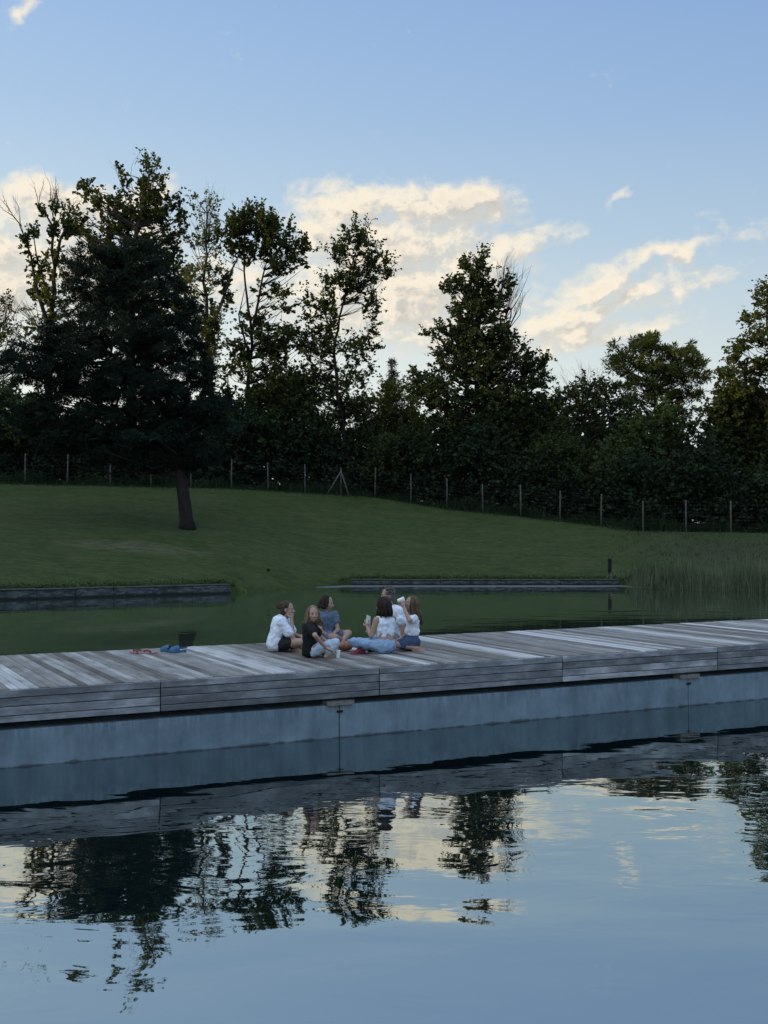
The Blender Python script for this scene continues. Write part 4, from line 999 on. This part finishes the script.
# --- woman in a sleeveless white top and light jeans, back to the camera, phone in hand
def p4(root):
    hc = v(-.015, .03, .625); R_ = frame((-.80, .60, -.14)); s = .99
    pel, chest, neck = v(.01, 0, .12), v(.01, .02, .40), v(.0, .03, .505); sl, sr = v(-.10, -.075, .445), v(.125, .10, .45)
    el_, hl = v(-.165, -.08, .235), v(-.215, .10, .335); er, hr = v(.06, .27, .26), v(-.16, .24, .30)
    kl, kr = v(-.40, -.04, .155), v(-.06, .40, .16); al_, ar = v(-.20, .20, .07), v(-.30, -.02, .048)
    b = MB(); torso(b, pel, chest, neck, sl, sr, .92); capsule(b, neck - v(0, 0, .03), .042, hc - v(0, 0, .07), .041); add_head(b, hc, R_, s)
    limb(b, [sl, el_, hl], [.042, .034, .023]); limb(b, [sr, er, hr], [.042, .034, .023]); add_hand(b, hl, (-.15, .35, 1), (.3, .8, -.3), .7, .95); add_hand(b, hr, (-.8, -.3, .4), (0, -.5, .6), .7, .95)
    limb(b, [v(-.05, -.05, .115), kl, al_], [.066, .048, .034]); limb(b, [v(0, .08, .115), kr, ar], [.066, .048, .034]); add_foot(b, ar, (-.55, -.45, -.02), .92, False); add_foot(b, al_, (.1, .7, -.1), .92, False)
    blob('body', b, skin, root, .0062, 3); add_face(root, hc, R_, s)
    b = MB(); ax = (sr - sl).normalized(); w0 = v(.01, .01, .265)
    for o_ in (-.05, .05): capsule(b, w0 + ax * o_, .082, chest + ax * o_ * 1.15, .095)
    capsule(b, chest, .088, neck - v(0, 0, .05), .055); capsule(b, sl.lerp(sr, .13) + v(0, 0, .006), .043, sl.lerp(sr, .87) + v(0, 0, .006), .043)
    blob('sleeveless_top', b, c_white, root, .009, 4)
    b = MB(); capsule(b, v(-.035, -.04, .11), .108, v(.055, .04, .11), .108); limb(b, [v(-.04, -.05, .11), kl, kl.lerp(al_, .82)], [.086, .060, .048]); limb(b, [v(.01, .08, .115), kr, kr.lerp(ar, .85)], [.10, .074, .054])
    blob('jeans', b, c_jean, root, .010, 4)
    b = MB(); add_foot(b, ar, (-.55, -.45, -.02), 1.06, False); blob('shoe', b, shoe_red, root, .008, 3)
    b = MB(); add_foot(b, al_, (.1, .7, -.1), 1.06, False); blob('shoe', b, shoe_red, root, .008, 3)
    hair(root, hc, R_, M['hair_dark'], s, length=.125, n=170, seed=9, spread=.006)
# --- grey haired person in white T-shirt, behind
def p5(root):
    hc = v(-.08, -.01, .705); R_ = frame((-.93, -.32, -.12)); s = 1.0
    pel, chest, neck = v(.06, .02, .12), v(.01, .0, .455), v(-.045, -.01, .575); sl, sr = v(.01, -.165, .505), v(.03, .175, .505)
    sl = v(.075, -.14, .50); sr = v(-.04, .18, .51)
    el_, hl = v(.135, -.19, .27), v(.115, -.20, .055); er, hr = v(-.15, .2, .28), v(-.25, .02, .25)
    kl, kr = v(-.30, -.17, .22), v(-.24, .28, .2); al_, ar = v(-.18, .06, .06), v(-.12, -.08, .055)
    b = MB(); torso(b, pel, chest, neck, sl, sr, 1.02); capsule(b, neck - v(0, 0, .03), .048, hc - v(-.01, 0, .07), .046); add_head(b, hc, R_, s)
    limb(b, [sl, el_, hl], [.046, .037, .026]); limb(b, [sr, er, hr], [.046, .037, .026]); add_hand(b, hl, (.35, -.4, -.55), (-.5, 0, -.6), .15, 1.0); add_hand(b, hr, (-.9, -.2, -.1), (0, 0, -1), .5, 1.0)
    limb(b, [v(.03, -.08, .12), kl, al_], [.088, .058, .038]); limb(b, [v(.03, .1, .12), kr, ar], [.088, .058, .038]); add_foot(b, ar, (-.6, -.6, -.1), 1); add_foot(b, al_, (-.6, .6, -.1), 1)
    blob('body', b, skin, root, .0062, 3); add_face(root, hc, R_, s)
    b = MB(); torso(b, pel, chest, neck - v(-.01, 0, .055), sl, sr, 1.02, .022); capsule(b, sl, .066, sl.lerp(el_, .6), .074); capsule(b, sr, .066, sr.lerp(er, .6), .072); blob('t_shirt', b, c_white, root, .010, 5)
    b = MB(); limb(b, [v(.03, -.07, .11), kl, kl.lerp(al_, .8)], [.108, .074, .056]); limb(b, [v(.03, .09, .11), kr, kr.lerp(ar, .8)], [.108, .074, .056]); capsule(b, v(.05, -.05, .11), .11, v(.05, .08, .11), .11); blob('trousers', b, c_grey, root, .010, 4)
    hair(root, hc, R_, M['hair_grey'], s, short=True, n=240, seed=10)
# --- girl drinking from a white cup, right end
def p6(root):
    hc = v(-.01, -.01, .625); R_ = frame((-.92, -.28, .12)); s = .92
    pel, chest, neck = v(.0, .02, .10), v(.015, 0, .40), v(.0, -.01, .495); sl, sr = v(.03, -.125, .435), v(.0, .13, .44)
    el_, hl = v(-.035, -.25, .42), v(-.105, -.135, .585); er, hr = v(-.02, .15, .24), v(-.12, .05, .17)
    kl, kr = v(-.20, -.20, .10), v(-.21, .12, .1); al_, ar = v(.05, -.13, .045), v(.06, .08, .045)
    b = MB(); torso(b, pel, chest, neck, sl, sr, .82); capsule(b, neck - v(0, 0, .03), .037, hc - v(0, 0, .07), .037); add_head(b, hc, R_, s)
    limb(b, [sl, el_, hl], [.037, .030, .021]); limb(b, [sr, er, hr], [.037, .030, .021]); add_hand(b, hl, (-.25, .15, .95), (-.2, 1, .1), .8, .88); add_hand(b, hr, (-.8, -.3, -.3), (0, 0, -1), .5, .88)
    limb(b, [v(-.02, -.07, .10), kl, al_], [.068, .045, .031]); limb(b, [v(-.02, .08, .10), kr, ar], [.068, .045, .031]); add_foot(b, al_, (.85, .25, -.12), .85); add_foot(b, ar, (.85, -.15, -.12), .85)
    blob('body', b, skin, root, .0062, 3); add_face(root, hc, R_, s)
    b = MB(); torso(b, v(.01, .01, .26), chest, neck - v(0, 0, .05), sl, sr, .84, .016); capsule(b, sl, .052, sl.lerp(el_, .5), .056); capsule(b, sr, .052, sr.lerp(er, .5), .056); blob('t_shirt', b, c_white, root, .009, 4)
    b = MB(); capsule(b, v(.01, -.05, .11), .108, v(.01, .08, .11), .108); limb(b, [v(-.0, -.07, .10), v(-.02, -.07, .10).lerp(kl, .7)], [.10, .072]); limb(b, [v(0, .08, .10), v(-.02, .08, .10).lerp(kr, .7)], [.10, .072]); capsule(b, v(.01, -.03, .17), .092, v(.01, .05, .17), .092); blob('denim_skirt', b, c_dark, root, .010, 4)
    hair(root, hc, R_, M['hair_mid2'], s, length=.26, curl=.007, n=150, seed=12, spread=.010, flow=(.22, 0, -1))
person(-1.36, 15.35, 'woman in baggy white T-shirt, chin on hand, at the left end of the group', p1)
person(-.90, 14.62, 'girl in black T-shirt with curly fair hair turning round towards the camera', p2)
person(-.83, 16.2, 'girl in washed blue dress with dark hair sitting behind the one in black', p3)
person(.0, 15.05, 'woman with dark shoulder length hair, sleeveless white top and light jeans, seen from behind', p4)
person(.13, 16.0, 'grey haired person in white T-shirt leaning back on one arm, half hidden', p5)
person(.37, 15.45, 'girl with long hair and dark denim skirt drinking from a white cup', p6)

# ------------------------------------------------------------------ things lying on the boards
white_p = simple('white_paper_cup', (.72, .73, .72), .5, .03)
def lathe(prof, sides=20):
    m_ = MB(); m_.tube([(0, 0, z) for r_, z in prof], [r_ for r_, z in prof], sides, True); return m_
def cup(loc, label, tilt=None):
    root = empty('cup', loc, label, 'cup')
    m_ = lathe([(.024, 0), (.026, .004), (.034, .085), (.0345, .088), (.031, .086), (.025, .012)]); m_.build('cup_body', white_p, root, True)
    m_ = MB(); m_.tube([(0, 0, .083), (0, 0, .0855), (0, 0, .088), (0, 0, .0905)], [.0345, .0375, .0375, .0345], 20); m_.build('rim', white_p, root, True)
    if tilt: root.rotation_euler = tilt
    return root
cup((-.585, 14.55, DECK), 'white paper cup standing on the boards in front of the girl in black')
cup((.37 - .185, 15.45 - .085, DECK + .665), 'white cup tipped up to the mouth of the girl at the right end', (radians(10), radians(72), 0))
# crumpled snack bag between the group
bagm = simple('orange_brown_wrapper', (.20, .085, .04), .45, .35, 30, spec=.5)
bagp = simple('pale_wrapper_panel', (.42, .30, .2), .45, .2, 30)
root = empty('snack_bag', (-.515, 15.35, DECK), 'crumpled orange brown snack bag lying in the middle of the group', 'bag')
root.scale = (.8, .8, .85); r_ = np.random.RandomState(4); m_ = MB(); vs = []; fs = []; nu, nv = 14, 18
for j in range(nv + 1):
    t_ = j / nv; wz = .085 * sin(pi * min(1, max(0, t_ * .92 + .04))) ** .5
    for i in range(nu):
        a = 2 * pi * i / nu; rr_ = 1 + r_.normal() * .07
        vs.append((-.13 + .26 * t_, cos(a) * .085 * rr_ * (1.0 if 0 < j < nv else .9), .082 + sin(a) * (wz if 0 < j < nv else .006) * rr_ * .95))
for j in range(nv):
    for i in range(nu): fs.append((j * nu + i, (j + 1) * nu + i, (j + 1) * nu + (i + 1) % nu, j * nu + (i + 1) % nu))
m_.add(vs, fs); o = m_.build('bag_body', bagm, root); sub = o.modifiers.new('s', 'SUBSURF'); sub.levels = 1; sub.render_levels = 1
for sx in (-.135, .135):
    m_ = MB(); m_.box((sx, 0, .082), (.02, .17, .004)); m_.build('seal', bagp, root)
# phone held up by the woman in white
phm = simple('phone_glass', (.02, .022, .028), .15, .05, spec=.6); phb = simple('phone_case', (.5, .5, .5), .4, .03)
root = empty('phone', (-.205, 15.18, DECK + .43), 'phone in pale case held up by the woman in the sleeveless top', 'phone'); root.rotation_euler = (radians(-25), radians(20), radians(35))
root.scale = (.85, .85, .85)
m_ = MB(); m_.box((0, 0, 0), (.072, .009, .145)); bevel(m_.build('phone_case', phb, root), .003, 2)
m_ = MB(); m_.box((0, .0052, 0), (.066, .001, .138)); m_.build('screen', phm, root)

def shoe_outline(L_, W_, n=28):
    pts = []
    for i in range(n):
        a = 2 * pi * i / n; y = cos(a) * L_ / 2; x = sin(a) * W_ / 2 * (1.0 + .16 * cos(a) - .18 * cos(2 * a) * .6); pts.append((x, y))
    return pts
def slab(pts, z0, z1, bend=0):
    m_ = MB(); n = len(pts); vs = [(x, y, z0) for x, y in pts] + [(x, y, z1) for x, y in pts]
    m_.add(vs, [tuple(range(n))[::-1], tuple(range(n, 2 * n))] + [(i, (i + 1) % n, n + (i + 1) % n, n + i) for i in range(n)]); return m_
def flipflop(loc, rz, label, m1, m2):
    root = empty('flip_flop', loc, label, 'flip flop', 'pair of red flip flops'); root.rotation_euler = (0, 0, rz)
    bevel(slab(shoe_outline(.235, .092), 0, .020).build('sole', m1, root), .004, 2)
    m_ = MB(); 
    for sx in (-1, 1): m_.tube([(0, .065, .020), (sx * .02, .045, .040), (sx * .040, .005, .040), (sx * .043, -.035, .018)], [.005, .009, .010, .008], 8)
    m_.build('strap', m2, root, True)
def clog(loc, rz, label, m1, m2):
    root = empty('clog', loc, label, 'clog', 'pair of blue clogs'); root.rotation_euler = (0, 0, rz)
    bevel(slab(shoe_outline(.24, .10), 0, .026).build('sole', m1, root), .005, 2)
    vs = []; fs = []; nu = 12; nv = 9      # domed vamp over the toes, open at the heel
    for j in range(nv + 1):
        y = .118 - j / nv * .135; t_ = j / nv; w_ = .049 * sqrt(max(0.02, 1 - (1 - min(1, t_ * 1.5)) ** 2)); h_ = .025 + .048 * sin(min(1, t_ * 1.15) * pi / 2)
        for i in range(nu + 1):
            a = pi * i / nu; vs.append((cos(a) * w_, y, .018 + sin(a) * h_))
    for j in range(nv):
        for i in range(nu): fs.append((j * (nu + 1) + i, j * (nu + 1) + i + 1, (j + 1) * (nu + 1) + i + 1, (j + 1) * (nu + 1) + i))
    m_ = MB(); m_.add(vs, fs); o = m_.build('upper', m1, root, True); sd_ = o.modifiers.new('t', 'SOLIDIFY'); sd_.thickness = .006
    m_ = MB(); m_.tube([(.046, .0, .05), (.05, -.05, .055), (.03, -.115, .06), (0, -.128, .062), (-.03, -.115, .06), (-.05, -.05, .055), (-.046, 0, .05)], [.006] * 7, 8); m_.build('heel_strap', m2, root, True)
redm = simple('red_rubber', (.17, .04, .04), .6, .1); pinkm = simple('faded_pink_rubber', (.30, .18, .16), .6, .1); bluem = simple('blue_rubber', (.03, .10, .18), .5, .1); blued = simple('dark_blue_rubber', (.012, .05, .13), .5, .1)
def deck_at(x, y):
    D = 1.6 * F / (y - HY); return Vector(((x - 384) / F * D, D, DECK + .002))
flipflop(deck_at(138, 653), radians(68), 'red flip flop lying on the boards, the left one of the pair', pinkm, redm)
flipflop(deck_at(149, 653.4), radians(100), 'red flip flop lying on the boards, next to the blue clogs', pinkm, redm)
clog(deck_at(169, 651.5), radians(75), 'blue clog on the boards, next to the red flip flops', bluem, blued)
clog(deck_at(178, 652.2), radians(115), 'blue clog on the boards, the one nearer the seated group', bluem, blued)
